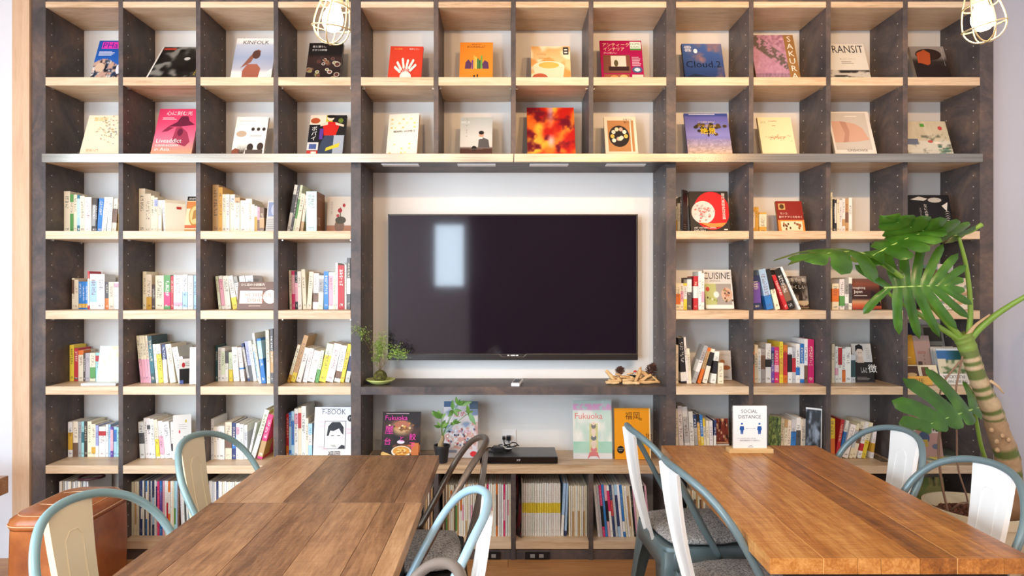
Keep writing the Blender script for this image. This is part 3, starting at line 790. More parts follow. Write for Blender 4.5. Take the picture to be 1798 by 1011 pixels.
# the "12" box and the flower book
a = Art('#d4cabc').rect(0, 0, 1, .22, '#a8765c').ell(.52, .2, .2, .18, '#7c6050').ell(.56, .36, .22, .1, '#4c4a3c').rect(.52, .36, .56, .7, '#4c3c34').ell(.52, .62, .09, .06, '#a02430').ell(.68, .76, .06, .05, '#a83038').ell(.44, .48, .06, .04, '#b04048').text('花の本', .14, .5, .36, '#a8a094', 'L', .08, vertical=True)
place_face(2, zu(340, 872), zu(340, 1033), zu(280, 246), a, 'pale book with red flowers in a round pot, fourth column', 'book', yb=DF + .19, lean=9, T=.012, board='#cabfae')
a = Art('#7a6258').text('ひと皿の小説案内', .08, .85, .1, '#efe6d6', maxw=.86).lines(.3, .86, .74, .8, 1, '#cbb8a4', .4).rect(.06, .22, .64, .68, '#f1e8da').ell(.84, .46, .18, .25, '#f1e8da').text('FICTITIOUS', .2, .46, .13, '#d8704c', maxw=.72).text('DISHES', .27, .27, .13, '#d8704c').lines(.3, .7, .1, .16, 1, '#cbb8a4', .4)
place_face(3, zu(340, 283), zu(340, 540), zu(280, 808), a, 'wide brown book with white label lettered FICTITIOUS DISHES', 'book', yb=DF + .05, lean=8, T=.02, board='#6e564c')
# map card in an acrylic stand
a = Art(fn=spots(vgrad((0, '#eef2dc'), (1, '#e6eedc')), ['#cfe6c8', '#f2e8b8', '#d8ecf0'], 6, 3, .55), n=26)
place_face(4, zu(50, 445), zu(50, 600), zu(550, 216), a, 'pale green map card standing in the leftmost column', 'leaflet', yb=DF + .095, lean=10, T=.003, board='#e8ecdc', name='map_card')
o = tag(empty('card_stand', (0, 0, 0)), 'clear stand with a white foot holding the map card', 'stand')
zs = floorz(4)
MB().box((PX(zu(50, 360), DF + .04), DF + .02, zs), (PX(zu(50, 588), DF + .04), DF + .085, zs + .012), .003).build('foot', 'white_plastic', o)
MB().box((PX(zu(50, 470), DF + .1), DF + .155, zs), (PX(zu(50, 590), DF + .1), DF + .158, zs + .1), .0).build('clear_back', 'acrylic', o)
a = Art('#2a2828').rect(0, .6, 1, 1, '#e4e0d8').ell(.35, .75, .14, .1, '#b83038').lines(.5, .9, .68, .9, 3, '#9a948c').rect(0, 0, .3, .14, '#5a68a8')
place_face(4, zu(50, 1005), zu(50, 1062), zu(550, 300), a, 'small black and white booklet with a red mark, second column', 'book', yb=DF + .09, lean=6, T=.012, yaw=38, board='#d8d4cc')
a = Art('#f0ede6')
place_face(4, zu(50, 1062), zu(50, 1120), zu(550, 222), a, 'blank white card at the end of the second column', 'leaflet', yb=DF + .07, lean=8, T=.004, yaw=20, board='#efece4', name='card')
a = Art('#eeebe4').ell(.35, .62, .05, .04, '#d05a60', 8).ell(.7, .85, .05, .04, '#d8c050', 8).poly([(.3, .1), (.36, .1), (.5, .34), (.42, .36)], '#6aa880').poly([(.55, .5), (.7, .52), (.66, .42)], '#4a4a4a').lines(.3, .8, .66, .8, 3, '#b0aca4', .2).ell(.62, .3, .05, .06, '#8a9a90', 8)
place_face(5, zu(50, 965), zu(50, 1058), zu(550, 668), a, 'white book with small doodles, second column above the magazines', 'book', yb=DF + .12, lean=3, T=.02, yaw=30, board='#f0ede4')
a = Art(fn=vgrad((0, '#f2e6dc'), (.3, '#eee6e2'), (1, '#dfe4ea')), n=6).text('F-BOOK', .5, .86, .1, '#55565a', 'C', .6).lines(.15, .85, .95, .975, 1, '#77787c', .4).ell(.93, .79, .085, .065, '#201f22').text('19', .93, .765, .05, '#f0f0f0', 'C')
a.rect(.27, .22, .82, .74, '#55565a').rect(.285, .23, .805, .73, '#ece8e2').poly([(.33, .46), (.36, .64), (.46, .72), (.66, .72), (.76, .62), (.76, .48), (.7, .52), (.64, .6), (.5, .55), (.42, .56), (.38, .46)], '#232226').poly([(.42, .3), (.48, .26), (.6, .24), (.56, .3)], '#b8b4ae').poly([(.62, .23), (.72, .3), (.8, .28), (.8, .23)], '#2c2b2f').rect(.44, .46, .52, .475, '#2c2b2f').rect(.6, .46, .68, .475, '#2c2b2f')
for (u, v) in ((.12, .7), (.12, .62), (.8, .56), (.84, .5), (.1, .24), (.2, .2)): a.lines(u, u + .2, v, v + .04, 2, '#e8a0b0', .35)
a.text('福岡', .38, .075, .11, '#1c1b1e')
place_face(5, zu(340, 782), zu(340, 1040), zu(550, 618), a, 'large white magazine lettered F-BOOK with a drawn portrait', 'magazine', yb=DF + .075, lean=9, T=.012, board='#e8e6e4')
# right block
a = Art('#221c1b').ell(.56, .52, .46, .47, '#c8141c', 30).ell(.34, .48, .3, .28, '#e2cfc4', 26)
for k in range(46):
    u, v = .34 + rr.gauss(0, .12), .48 + rr.gauss(0, .12)
    if ((u - .34) / .28) ** 2 + ((v - .48) / .26) ** 2 < 1: a.ell(u, v, .03, .022, rr.choice(['#c89a90', '#b8aaa0', '#d8b8b0', '#a88a84', '#d06a64']), 6)
a.poly([(.22, .22), (.5, .1), (.8, .12), (.92, .22), (.6, .2)], '#e8843c').text('現代美術史日本篇', .86, .3, .64, '#f0e2d4', 'C', .09, vertical=True).text('ART HISTORY: JAPAN', .08, .06, .05, '#f0e2d4', maxw=.62).text('1945-2014', .08, .005, .045, '#f0e2d4').lines(.84, .96, .03, .07, 1, '#ece0d2', .6)
place_face(2, zu(1170, 162), zu(1170, 420), zu(300, 140), a, 'black art book with a large red circle, top left of the right block', 'book', yb=DF + .10, lean=11, T=.02, board='#201a1a')
a = Art('#231c1a').lines(.2, .9, .05, .2, 3, '#8a7f74', .3)
place_face(2, zu(1170, 100), zu(1170, 148), zu(300, 128), a, 'tall black book standing aslant left of the red circle book', 'book', yb=DF + .06, lean=0, T=.008, yaw=52, board='#231c1a')
a = Art('#8c2820').rect(.08, .72, .34, .92, '#c8a060').ell(.21, .82, .09, .08, '#5a3a20', 10).rect(0, 0, 1, .38, '#d8843c').rect(.1, .03, .92, .34, '#e8d2ac').text('モンゴ、', .12, .56, .07, '#f0dcc0', maxw=.3).text('旅でアフリカをゆく', .06, .44, .075, '#f0dcc0', maxw=.88)
for k in range(16): a.ell(.15 + rr.random() * .7, .08 + rr.random() * .2, .035, .045, rr.choice(['#7a4a28', '#a0602c', '#5a3a24']), 7)
place_face(2, zu(1170, 742), zu(1170, 915), zu(300, 205), a, 'red and orange paperback with a row of figures', 'book', yb=DF + .10, lean=16, T=.016, board='#a0602c')
a = Art('#1d1b1c').poly([(.1, .88), (.3, .96), (.5, .9), (.4, .84)], '#c8c0b4').ell(.66, .86, .16, .07, '#b8b0a4', 12).poly([(.8, .7), (.95, .8), (.9, .55)], '#d8d0c4').text('なにの学校', .42, .3, .45, '#d8d0c4', 'C', .08, vertical=True).text('とりとか', .3, .35, .3, '#a8a094', 'C', .06, vertical=True)
for k in range(8): a.poly([(.84, .1 + .06 * k), (.9, .14 + .06 * k), (.96, .1 + .06 * k), (.9, .12 + .06 * k)], '#c8c0b4')
place_face(2, zu(1440, 598), zu(1440, 885), zu(300, 165), a, 'black picture book with pale drawings above the monstera leaf', 'book', yb=DF + .08, lean=14, T=.018, board='#1c1a1c')
a = Art('#e4ddd2').rect(0, .66, 1, .97, '#cfcac4').text('CUISINE', -.02, .76, .17, '#1e1c1c', maxw=.96).text('JAPONAISE', .2, .68, .05, '#55504c').rect(0, .1, .4, .64, '#b4b878').poly([(.4, .1), (.4, .64), (.95, .64), (.95, .1)], '#9c948c').ell(.78, .36, .2, .18, '#c8a48c').ell(.1, .5, .07, .06, '#b84030', 10).ell(.4, .36, .1, .08, '#e0dcd4', 12)
for k in range(14): a.ell(.78 + rr.gauss(0, .08), .36 + rr.gauss(0, .08), .035, .03, rr.choice(['#6a4a3c', '#8a7c4c', '#3a3430', '#b8705c']), 7)
for k in range(5): a.ell(.08 + .08 * k, .28 - .02 * k, .03, .03, rr.choice(['#4a4a3c', '#8a9848', '#d8d4b8']), 7)
a.items.insert(0, ('p', [(0, 0), (1, 0), (1, .08), (0, .08)], '#efe9dc'))
place_face(3, zu(1170, 262), zu(1170, 446), zu(300, 655), a, 'food magazine lettered CUISINE with a round dish', 'magazine', yb=DF + .13, lean=14, T=.016, board='#dcd4c8')
def bwt(U, V):
    c = mixc(C('#8a827c'), C('#3c3632'), (vnoise(U * 5, V * 5, 3, 3) - .45) * 4)
    c = mixc(c, C('#16120f'), (.28 - np.hypot((U - .5) * 1.0, (V - .62) * 1.1)) * 8)
    c = np.where(((abs(U - .66) < .09) & (V < .5))[..., None], C('#2a211c'), c)
    return np.where((V < .16 + .08 * np.sin(U * 6))[..., None], C('#4c3a30'), np.where((V < .24)[..., None], C('#c8b496'), c))
a = Art(fn=bwt, n=34).text('世界で一番', .12, .82, .12, '#e8e2d8', maxw=.8).text('うつくしい', .08, .6, .12, '#e8e2d8', maxw=.84).rect(0, 0, 1, .04, '#8a7460')
place_face(3, zu(1170, 790), zu(1170, 945), zu(300, 697), a, 'black and white tree cover, second column of the right block', 'book', yb=DF + .175, lean=12, T=.02, board='#8a7a68')
a = Art(fn=vgrad((0, '#a4422c'), (.12, '#c8603c'), (.25, '#c89a70'), (.34, '#3a2420'), (.62, '#4a2a24'), (.8, '#8a4a34'), (1, '#6a4a3c')), n=22).poly([(.62, .1), (.7, .6), (.95, .5), (1, .1)], '#241a18').text('Imagining', .08, .64, .1, '#f0e8dc', maxw=.56).text('Japan', .1, .5, .12, '#f0e8dc', maxw=.46).lines(.1, .7, .42, .46, 1, '#d8c8b8', .4)
place_face(3, zu(1440, 214), zu(1440, 405), zu(300, 712), a, 'dark red magazine lettered Imagining Japan behind the monstera', 'magazine', yb=DF + .1, lean=11, T=.016, board='#5a3a30')
a = Art(fn=spots(vgrad((0, '#e8dfd0'), (1, '#d8cebc')), ['#b07a54', '#e8dccb', '#7a8a80', '#c89a74'], 8, 4, .56), n=40).rect(0, 0, 1, .15, '#e0d6c6').text('Uchi Aki', .4, .03, .1, '#8a7f74', maxw=.55).rect(0, .82, 1, 1, '#e2d6bc').text('もりの家', .5, .85, .1, '#7a6a50', maxw=.44)
place_face(3, zu(1440, 668), zu(1440, 992), zu(300, 708), a, 'large beige picture book lettered Uchi Aki behind the monstera', 'book', yb=DF + .05, lean=10, T=.014, board='#d8cbb4')
a = Art('#d4ccc4').text('nanohana', .1, .82, .09, '#b0a49a', maxw=.84).ell(.3, .5, .2, .09, '#a8663c').ell(.5, .62, .14, .07, '#b87a4c').ell(.7, .42, .24, .08, '#a86a42').ell(.4, .4, .12, .06, '#c08a5c').lines(.4, .9, .06, .14, 2, '#8a827a', .4)
place_face(4, zu(1170, 316), zu(1170, 432), zu(560, 210), a, 'white book with almonds, first column of the right block', 'book', yb=DF + .2, lean=9, T=.014, board='#c8bfb4')
a = Art('#cfcac4').rect(0, 0, 1, .52, '#2c2826').poly([(.2, .5), (.28, .68), (.5, .7), (.56, .5)], '#c8b4a4').ell(.38, .78, .17, .13, '#e0c8b4', 14).poly([(.18, .78), (.2, .95), (.4, .99), (.56, .94), (.58, .8), (.5, .86), (.3, .87)], '#1e1a1a').text('しんと', .36, .24, .14, '#f0ece4', maxw=.3).text('徴', .72, .24, .22, '#f0ece4').lines(.1, .8, .04, .14, 3, '#8a8078', .4).lines(.7, .92, .6, .9, 6, '#a8a29a', .3).rect(.32, .75, .36, .77, '#3a2a26').rect(.43, .75, .47, .77, '#3a2a26')
place_face(4, zu(1440, 233, 3.746), zu(1440, 362, 3.746), zu(560, 168, 3.746), a, 'book with a drawn girl above a black band, third column of the right block', 'book', yb=DF + .12, lean=13, T=.018, board='#b8aea4')
a = Art(fn=spots(vgrad((0, '#6a2a20'), (1, '#7c3226')), ['#b87a54', '#3a1a16', '#d8b490'], 7, 9, .58), n=26).rect(0, 0, 1, .35, '#c8beb2').lines(.25, .4, .1, .26, 3, '#7a7068', .3).rect(.04, .37, .96, .4, '#b88a60')
place_face(5, zu(1170, 330), zu(1170, 416), zu(560, 656), a, 'small book with a russet picture, half behind the social distance sign', 'book', yb=DF + .14, lean=8, T=.012, board='#a89a8c')
a = Art(fn=spots(vgrad((0, '#4c5a2c'), (1, '#5c6a38')), ['#2c3a1c', '#8a9450'], 12, 5, .52), n=26)
place_face(5, zu(1170, 678), zu(1170, 740), zu(560, 640), a, 'green leafy cover standing right of the social distance sign', 'book', yb=DF + .09, lean=3, T=.01, yaw=-35, board='#8a8a5c')
def silv(U, V):
    c = mixc(C('#2c2e32'), C('#8c98a8'), (vnoise(U * 4, V * 6, 6, 3) - .4) * 3)
    return mixc(c, C('#15161a'), (vnoise(U * 3, V * 5, 16, 2) - .55) * 6)
a = Art(fn=silv, n=30).rect(0, .97, 1, 1, '#d8d8d8').rect(.96, 0, 1, 1, '#d8d8d8')
place_face(5, zu(1170, 925), zu(1170, 1018), zu(560, 585), a, 'tall silver-edged photo magazine in the second column of the right block', 'magazine', yb=DF + .035, lean=4, T=.008, yaw=-38, board='#d0d0ce')
a = Art(fn=vgrad((0, '#b08a7c'), (1, '#c08c80')), n=6).ell(.5, .5, .16, .14, '#4c5a78').rect(.4, .3, .6, .46, '#b89a48').ell(.82, .3, .12, .06, '#6a7080')
for u, v in ((.15, .8), (.82, .76)):
    a.rect(u - .12, v - .16, u + .12, v + .16, '#cfc2b4')
    for k in range(7): a.ell(u + rr.uniform(-.09, .09), v + rr.uniform(-.12, .12), .025, .03, '#4a4040', 6)
place_face(5, zu(1440, 590, 3.746), zu(1440, 815, 3.746), zu(560, 636, 3.746), a, 'dusty pink magazine with small cats, below the monstera', 'magazine', yb=DF + .09, lean=11, T=.01, board='#b09088')
# leaflets with the FREE sign
a = Art('#4c4a64').text('九州', .3, .3, .3, '#8a86a0', 'C', .16, vertical=True)
place_face(4, zu(1440, 578, 3.746), zu(1440, 690, 3.746), zu(560, 28, 3.746), a, 'dark blue leaflet at the back above the FREE sign', 'leaflet', yb=DF + .205, lean=14, T=.004, board='#4a485e', name='leaflet')
a = Art('#a49c90').rect(.15, .3, .85, .62, '#3a2c28').ell(.5, .5, .12, .08, '#c8b8a4', 10).rect(.1, .7, .9, .95, '#5a5248')
place_face(4, zu(1440, 716, 3.746), zu(1440, 860, 3.746), zu(560, 40, 3.746), a, 'grey leaflet with a dark photo, behind the map leaflets', 'leaflet', yb=DF + .205, lean=14, T=.004, board='#a49c90', name='leaflet')
a = Art('#d09a2c').rect(.05, .05, .25, .3, '#b8a890').rect(.05, .1, .24, .2, '#6a5a48').lines(.1, .8, .5, .54, 1, '#e8cc8c', .5)
place_face(4, zu(1440, 572, 3.746), zu(1440, 652, 3.746), zu(560, 105, 3.746), a, 'yellow leaflet above the FREE sign', 'leaflet', yb=DF + .135, lean=14, T=.004, board='#d09a2c', name='leaflet')
a = Art('#b89c94').text('alterna', .15, .6, .08, '#a8584c', maxw=.5).rect(.1, .3, .36, .44, '#5a4840').rect(.1, .18, .36, .28, '#6a5850').lines(.5, .56, .2, .6, 5, '#8a746c', .5)
place_face(4, zu(1440, 654, 3.746), zu(1440, 762, 3.746), zu(560, 110, 3.746), a, 'dusty pink leaflet right of the yellow one', 'leaflet', yb=DF + .135, lean=14, T=.004, board='#b89c94', name='leaflet')
a = Art('#e4d4b4').rect(0, .4, .42, .96, '#4c3428').ell(.2, .5, .16, .1, '#c8a878').rect(.52, .4, .74, .9, '#6a4434').text('おいで', .86, .3, .5, '#4a4038', 'C', .1, vertical=True)
place_face(4, zu(1440, 572, 3.746), zu(1440, 790, 3.746), zu(560, 305, 3.746), a, 'cream leaflet with brown photos right behind the FREE sign', 'leaflet', yb=DF + .06, lean=18, T=.004, board='#e0d0b0', name='leaflet')
def mapf(U, V):
    c = mixc(C('#c8c0a0'), C('#5a7048'), (vnoise(U * 8, V * 8, 5, 3) - .42) * 5)
    c = np.where((V > .68)[..., None], mixc(C('#3c6a9c'), C('#1c4a48'), (U - .3) * 2.5), c)
    return np.where((U < .3 - .2 * (V < .5))[..., None] & (V < .7)[..., None], C('#d8ccae'), c)
for k in range(4):
    a = Art(fn=mapf, n=26).rect(0, 0, 1, .3, '#e8e0d4').text('FUKUOKA', .1, .17, .09, '#33302c', maxw=.8, flip=True).text('THE BEST MAP OF', .06, .05, .07, '#33302c', maxw=.88, flip=True).rect(0, .95, 1, 1, '#d0d8dc') if k == 0 else None
    place_face(4, zu(1440, 800 - 18 * k, 3.746), zu(1440, 986 - 18 * k, 3.746), zu(560, 197 - 5 * k, 3.746), a,
               ['upside-down Fukuoka map leaflet, front one of the stack', 'white-edged map leaflet just behind the front one', 'third map leaflet back in the stack', 'rearmost map leaflet of the stack'][k], 'leaflet',
               yb=DF + .055 + .03 * k, lean=15, T=.004, board='#d0cdc6', name='leaflet', group='map leaflets beside the FREE sign')
# ------------------------------------------------------------------ standing books, spine by spine
PAL = dict(cream='#ecdfc2', white='#f0ece4', tan='#c29a68', gold='#d8a63c', yellow='#ecd23c', green='#5d9a50', palegreen='#dbe4c4', teal='#2f6a74', aqua='#9fd0d0',
           blue='#2f78c0', lightblue='#a9cbe4', navy='#2c3a66', purple='#6a4aa0', lavender='#a9aed6', pink='#e8a8b8', magenta='#d8306c', red='#c22c34', orange='#e0762c',
           brown='#7a5a44', darkbrown='#4a382e', black='#211f20', grey='#a8a4a0', darkgrey='#5a5858', silver='#c8c8c8', darkteal='#274648')
WORD = dict(palegreen='pale green', lightblue='light blue', darkbrown='dark brown', darkgrey='dark grey', darkteal='dark teal')
ORD = ['first', 'second', 'third', 'fourth', 'fifth', 'sixth', 'seventh', 'eighth', 'ninth', 'tenth', 'eleventh', 'twelfth']
def ordn(k):
    return ORD[k] if k < 12 else {12: 'thirteenth', 13: 'fourteenth', 14: 'fifteenth', 15: 'sixteenth', 16: 'seventeenth', 17: 'eighteenth', 18: 'nineteenth', 19: 'twentieth'}.get(k, '%dth' % (k + 1) if (k + 1) % 10 not in (1, 2, 3) else '%d%s' % (k + 1, {1: 'st', 2: 'nd', 3: 'rd'}[(k + 1) % 10]))

# unit book: x -0.5..0.5 thickness, y 0..1 depth from the spine, z 0..1 height
mb = MB()
mb.box((-.5, 0, 0), (.5, .012, 1)).box((-.5, .012, 0), (-.44, 1, 1)).box((.44, .012, 0), (.5, 1, 1))
ub = mb.build('unit_book', 'book_spine'); BOOK_ME = ub.data; bpy.data.objects.remove(ub)
ub = MB().box((-.44, .012, .008), (.44, .985, .992)).build('unit_pages', 'paper'); PAGE_ME = ub.data; bpy.data.objects.remove(ub)
# soft cover: rounder spine
mb = MB()
mb.box((-.5, .0, 0), (.5, .01, 1)).box((-.5, .01, 0), (-.46, 1, 1)).box((.46, .01, 0), (.5, 1, 1))
ub = mb.build('unit_paperback', 'magazine_spine'); SOFT_ME = ub.data; bpy.data.objects.remove(ub)

def quad(x, w, h, th):
    """corners (bottom-left, bottom-right, top-right, top-left) of a book whose bottom centre sits at x, leaning by th"""
    c, s = math.cos(th), math.sin(th); z0 = w / 2 * abs(s)
    return [(x - w / 2 * c, z0 + w / 2 * s), (x + w / 2 * c, z0 - w / 2 * s), (x + w / 2 * c + h * s, z0 - w / 2 * s + h * c), (x - w / 2 * c + h * s, z0 + w / 2 * s + h * c)]
def ext(q, z):
    xs = []
    for (x0, z0), (x1, z1) in zip(q, q[1:] + q[:1]):
        if min(z0, z1) - 1e-9 <= z <= max(z0, z1) + 1e-9:
            xs.append(x0 if abs(z1 - z0) < 1e-9 else x0 + (x1 - x0) * (z - z0) / (z1 - z0))
            if abs(z1 - z0) < 1e-9: xs.append(x1)
    return (min(xs), max(xs)) if xs else None
def clearance(qa, qb):
    """how far qb has to move right to clear qa"""
    zs = sorted({z for _, z in qa} | {z for _, z in qb}); m = -9
    zz = zs + [(a + b) / 2 for a, b in zip(zs, zs[1:])]
    for z in zz:
        ea, eb = ext(qa, z), ext(qb, z)
        if ea and eb: m = max(m, ea[1] - eb[0])
    return m

rb = random.Random(11)
def lum(c): return .3 * c[0] + .6 * c[1] + .1 * c[2]
def add_book(x, w, h, th, y0, dep, zs, col, accent, band, label, cat, group, soft=False):
    o = link('magazine' if cat == 'magazine' else 'book', SOFT_ME if soft else BOOK_ME)
    o.location = (x, y0, zs + w / 2 * abs(math.sin(th)) + .0004)
    o.rotation_euler = (0, th, 0); o.scale = (w, dep, h)
    base = hx(PAL[col]); j = rb.uniform(-.03, .03)
    base = tuple(min(1, max(0, c + j + rb.uniform(-.015, .015))) for c in base)
    o.color = (*lin(base), 1)
    o['accent_color'] = list(lin(hx(PAL[accent] if accent in PAL else accent)))
    dark = lum(base) > .5
    o['ink_color'] = list(lin(hx(rb.choice(['#2a2624', '#4a4440', '#33384a', '#6a4a40', '#2a2624', '#7a3030']) if dark else rb.choice(['#f0ece4', '#e8dcc0']))))
    o['band_range'] = [float(band[0]), float(band[1]), 0.0]
    p = link('page_block', PAGE_ME, o)
    tag(o, label, cat, group)
    return o

ROWN = ['top row', 'second row', 'third row', 'fourth row', 'fifth row', 'sixth row', 'bottom row']
COLN = ['first', 'second', 'third', 'fourth', 'fifth', 'sixth', 'seventh', 'eighth', 'ninth', 'tenth', 'eleventh', 'twelfth']
def cell(r, c, origin, books, sb=.13, s=3.743, xmax=None, dep=None, cat='book', basev=None, soft=False, hj=0):
    """books: (x_left, x_right, y_top, x_topleft or None, colour[, accent, lo, hi]) in zoomed pixels of the photograph"""
    ox, oy = origin; zs = floorz(r); ys = DF + sb
    xa, xb = cellx(c)
    if xmax is not None: xb = min(xb, PX(ox + xmax / s, ys))
    d = (DB - ys - .012) if dep is None else dep
    items = []
    for b in books:
        x0, x1, yt, xt, col = b[:5]; ex = b[5:]
        u0, u1, vt = ox + x0 / s, ox + x1 / s, oy + yt / s
        w = max((u1 - u0) * ys / F, .004)
        dz = PZ(vt, ys) - zs
        dx = 0 if xt is None else (xt - x0) / s * ys / F
        th = math.atan2(dx, dz)
        h = dz / math.cos(th)
        w *= math.cos(th)
        items.append([PX((u0 + u1) / 2, ys), w, h, th, col, ex])
    for _ in range(14):
        prev = None; k = 0; over = 0
        for it in items:
            q = quad(it[0], it[1], it[2], it[3])
            sh = 0
            left = min(p[0] for p in q)
            if left < xa + .002: sh = xa + .002 - left
            if prev is not None: sh = max(sh, clearance(prev, q) + (.0014 if cat == 'magazine' else .0006))
            if sh > 0:
                it[0] += sh; q = [(p[0] + sh, p[1]) for p in q]
            prev = q
            over = max(over, max(p[0] for p in q) - (xb - .002))
        if over <= 0: break
        # too wide: slim the books and slide everything back to the left
        for it in items: it[1] *= .965; it[0] -= over * .9
    n = len(items)
    for k, (x, w, h, th, col, ex) in enumerate(items):
        acc = ex[0] if ex else col; band = ex[1:3] if len(ex) > 2 else (2, 2)
        wd = WORD.get(col, col)
        deg = math.degrees(th)
        pose = ' leaning right' if deg > 5 else ' leaning left' if deg < -5 else ''
        kind = cat
        withacc = f' with {WORD.get(acc, acc)} patch' if ex and acc != col and acc in PAL else ''
        lab = f'{wd} {kind}{withacc}{pose}, {ordn(k)} from left, {COLN[c]} column, {ROWN[r]}'
        dd = d * rb.uniform(.9, 1.0)
        add_book(x, w, h, th, ys + rb.uniform(0, .006), dd - .006, zs, col, acc, band, lab, cat, f'{cat}s in the {COLN[c]} column of the {ROWN[r]}', soft)

Z1, Z2, Z3, Z4, Z5, Z6, Z7 = (50, 280), (340, 280), (50, 550), (340, 550), (1170, 300), (1440, 300), (1170, 560)
N = None
cell(2, 0, Z1, [(228, 268, 208, N, 'cream'), (268, 290, 228, N, 'green', 'cream', .5, .8), (290, 312, 230, N, 'cream'), (312, 332, 232, N, 'teal', 'lightblue', .2, .9), (332, 362, 238, N, 'cream'), (362, 405, 248, N, 'white'),
     (405, 428, 252, 412, 'darkbrown', 'grey', .2, .8), (430, 440, 255, 438, 'black'), (434, 465, 255, 448, 'blue'), (468, 498, 250, 488, 'white'), (500, 528, 250, 514, 'white'), (530, 558, 256, 545, 'cream', 'brown', .3, .7), (568, 592, 272, N, 'gold', 'cream', .6, .95)], sb=.13)
cell(2, 1, Z1, [(722, 762, 190, N, 'cream'), (762, 800, 225, N, 'cream'), (800, 822, 238, N, 'cream'), (824, 846, 250, N, 'cream', 'lavender', .75, .95), (848, 872, 266, N, 'cream'), (886, 905, 268, 868, 'white')], sb=.135, xmax=925)
cell(2, 2, Z2, [(118, 158, 165, N, 'tan'), (158, 184, 182, N, 'gold'), (186, 208, 228, N, 'cream'), (208, 232, 228, N, 'white'), (232, 264, 228, N, 'cream', 'silver', .8, .95), (270, 304, 250, N, 'cream', 'tan', .85, 1), (306, 340, 268, N, 'cream'), (340, 356, 258, N, 'white'), (356, 380, 258, N, 'cream'), (383, 398, 295, N, 'white'), (398, 414, 305, N, 'gold', 'white', .6, 1), (415, 432, 312, N, 'pink', 'brown', .1, .5), (433, 462, 316, N, 'brown', 'tan', .2, .6)], sb=.125, xmax=470)
cell(2, 3, Z2, [(602, 628, 168, 655, 'white', 'darkgrey', .42, .8), (630, 648, 170, 684, 'darkgrey'), (648, 668, 168, 702, 'palegreen', 'green', .3, .7), (668, 702, 226, 712, 'cream'), (705, 728, 236, 738, 'cream', 'tan', 0, .3)], sb=.12, xmax=752)
cell(3, 0, Z1, [(282, 300, 780, N, 'cream', 'brown', .5, .95), (300, 327, 790, N, 'cream'), (328, 349, 803, N, 'blue', 'gold', .05, .2), (349, 367, 803, N, 'blue', 'gold', .05, .2), (367, 385, 803, N, 'blue', 'gold', .05, .2), (387, 399, 734, N, 'red', 'white', .1, .8), (400, 448, 752, N, 'white', 'lightblue', .2, .8), (449, 499, 754, N, 'white'), (500, 524, 805, N, 'darkgrey', 'orange', 0, .4), (524, 558, 805, N, 'cream'), (560, 592, 805, N, 'white', 'pink', .8, .95)], sb=.175)
cell(3, 1, Z1, [(748, 772, 736, N, 'cream'), (772, 806, 755, N, 'cream', 'gold', 0, .35), (808, 830, 822, N, 'darkbrown'), (832, 887, 762, N, 'cream'), (889, 930, 760, N, 'green', 'magenta', .1, .5), (932, 950, 765, N, 'red'), (952, 1008, 760, N, 'white', 'pink', .1, .2), (1012, 1045, 757, N, 'white', 'lightblue', .05, .5), (1048, 1082, 762, N, 'white'), (1084, 1102, 762, N, 'lightblue')], sb=.165)
cell(3, 2, Z2, [(165, 182, 768, 142, 'palegreen'), (185, 208, 765, 162, 'white', 'pink', .1, .9), (208, 244, 766, 186, 'white'), (246, 278, 766, 212, 'white', 'yellow', 0, .35), (280, 305, 770, 242, 'grey', 'white', .2, .8), (310, 345, 768, 285, 'white'), (350, 400, 766, 330, 'white', 'silver', .5, .9)], sb=.15)
cell(3, 3, Z2, [(625, 640, 728, 618, 'cream'), (642, 662, 733, 638, 'magenta', 'pink', .4, .9), (663, 680, 735, 658, 'black', 'pink', .2, .7), (681, 705, 735, 676, 'white'), (706, 730, 722, 694, 'cream'), (735, 764, 738, 752, 'cream'), (766, 800, 748, 772, 'white', 'brown', .2, .45), (806, 838, 762, 812, 'cream', 'grey', .5, .9), (852, 882, 735, N, 'blue'), (883, 912, 740, N, 'white', 'pink', .1, .9), (914, 930, 740, N, 'palegreen'), (931, 945, 680, N, 'white'), (946, 988, 695, N, 'red'), (990, 1003, 690, N, 'white'), (1006, 1028, 646, N, 'darkgrey', 'white', .3, .6)], sb=.15)
cell(4, 0, Z3, [(258, 286, 208, N, 'yellow'), (289, 316, 230, N, 'red', 'darkbrown', .05, .1), (318, 352, 244, N, 'cream', 'orange', .85, 1), (354, 368, 262, N, 'darkbrown'), (369, 398, 262, N, 'grey'), (400, 435, 262, N, 'cream', 'green', .1, .5), (440, 470, 260, N, 'aqua', 'red', .7, .9), (472, 500, 262, N, 'white')], sb=.175)
cell(4, 1, Z3, [(735, 752, 148, 705, 'cream', 'pink', 0, .5), (753, 770, 148, 724, 'cream', 'pink', 0, .5), (771, 788, 148, 742, 'cream', 'pink', 0, .5), (789, 804, 148, 762, 'cream', 'pink', 0, .5), (806, 832, 150, 780, 'darkteal', 'teal', .2, .8), (835, 852, 205, 812, 'white'), (855, 885, 205, 832, 'yellow', 'white', .75, 1), (888, 913, 205, 872, 'navy', 'white', 0, .6), (918, 955, 205, 886, 'cream'), (960, 998, 226, 916, 'white'), (1000, 1020, 286, 966, 'white')], sb=.11)
cell(4, 2, Z4, [(140, 155, 210, N, 'darkteal'), (157, 180, 226, N, 'white'), (180, 208, 228, N, 'white', 'palegreen', .2, .9), (210, 232, 250, N, 'white', 'darkgrey', .6, 1), (232, 257, 256, 228, 'palegreen', 'yellow', 0, .4), (260, 300, 222, 246, 'white'), (302, 330, 225, 278, 'white', 'blue', .35, .4), (335, 352, 200, 290, 'navy', 'grey', .1, .9), (358, 382, 186, 320, 'lavender', 'darkgrey', .0, .4), (385, 408, 182, 347, 'white'), (410, 430, 206, 372, 'white', 'lightblue', .1, .8)], sb=.165, xmax=440)
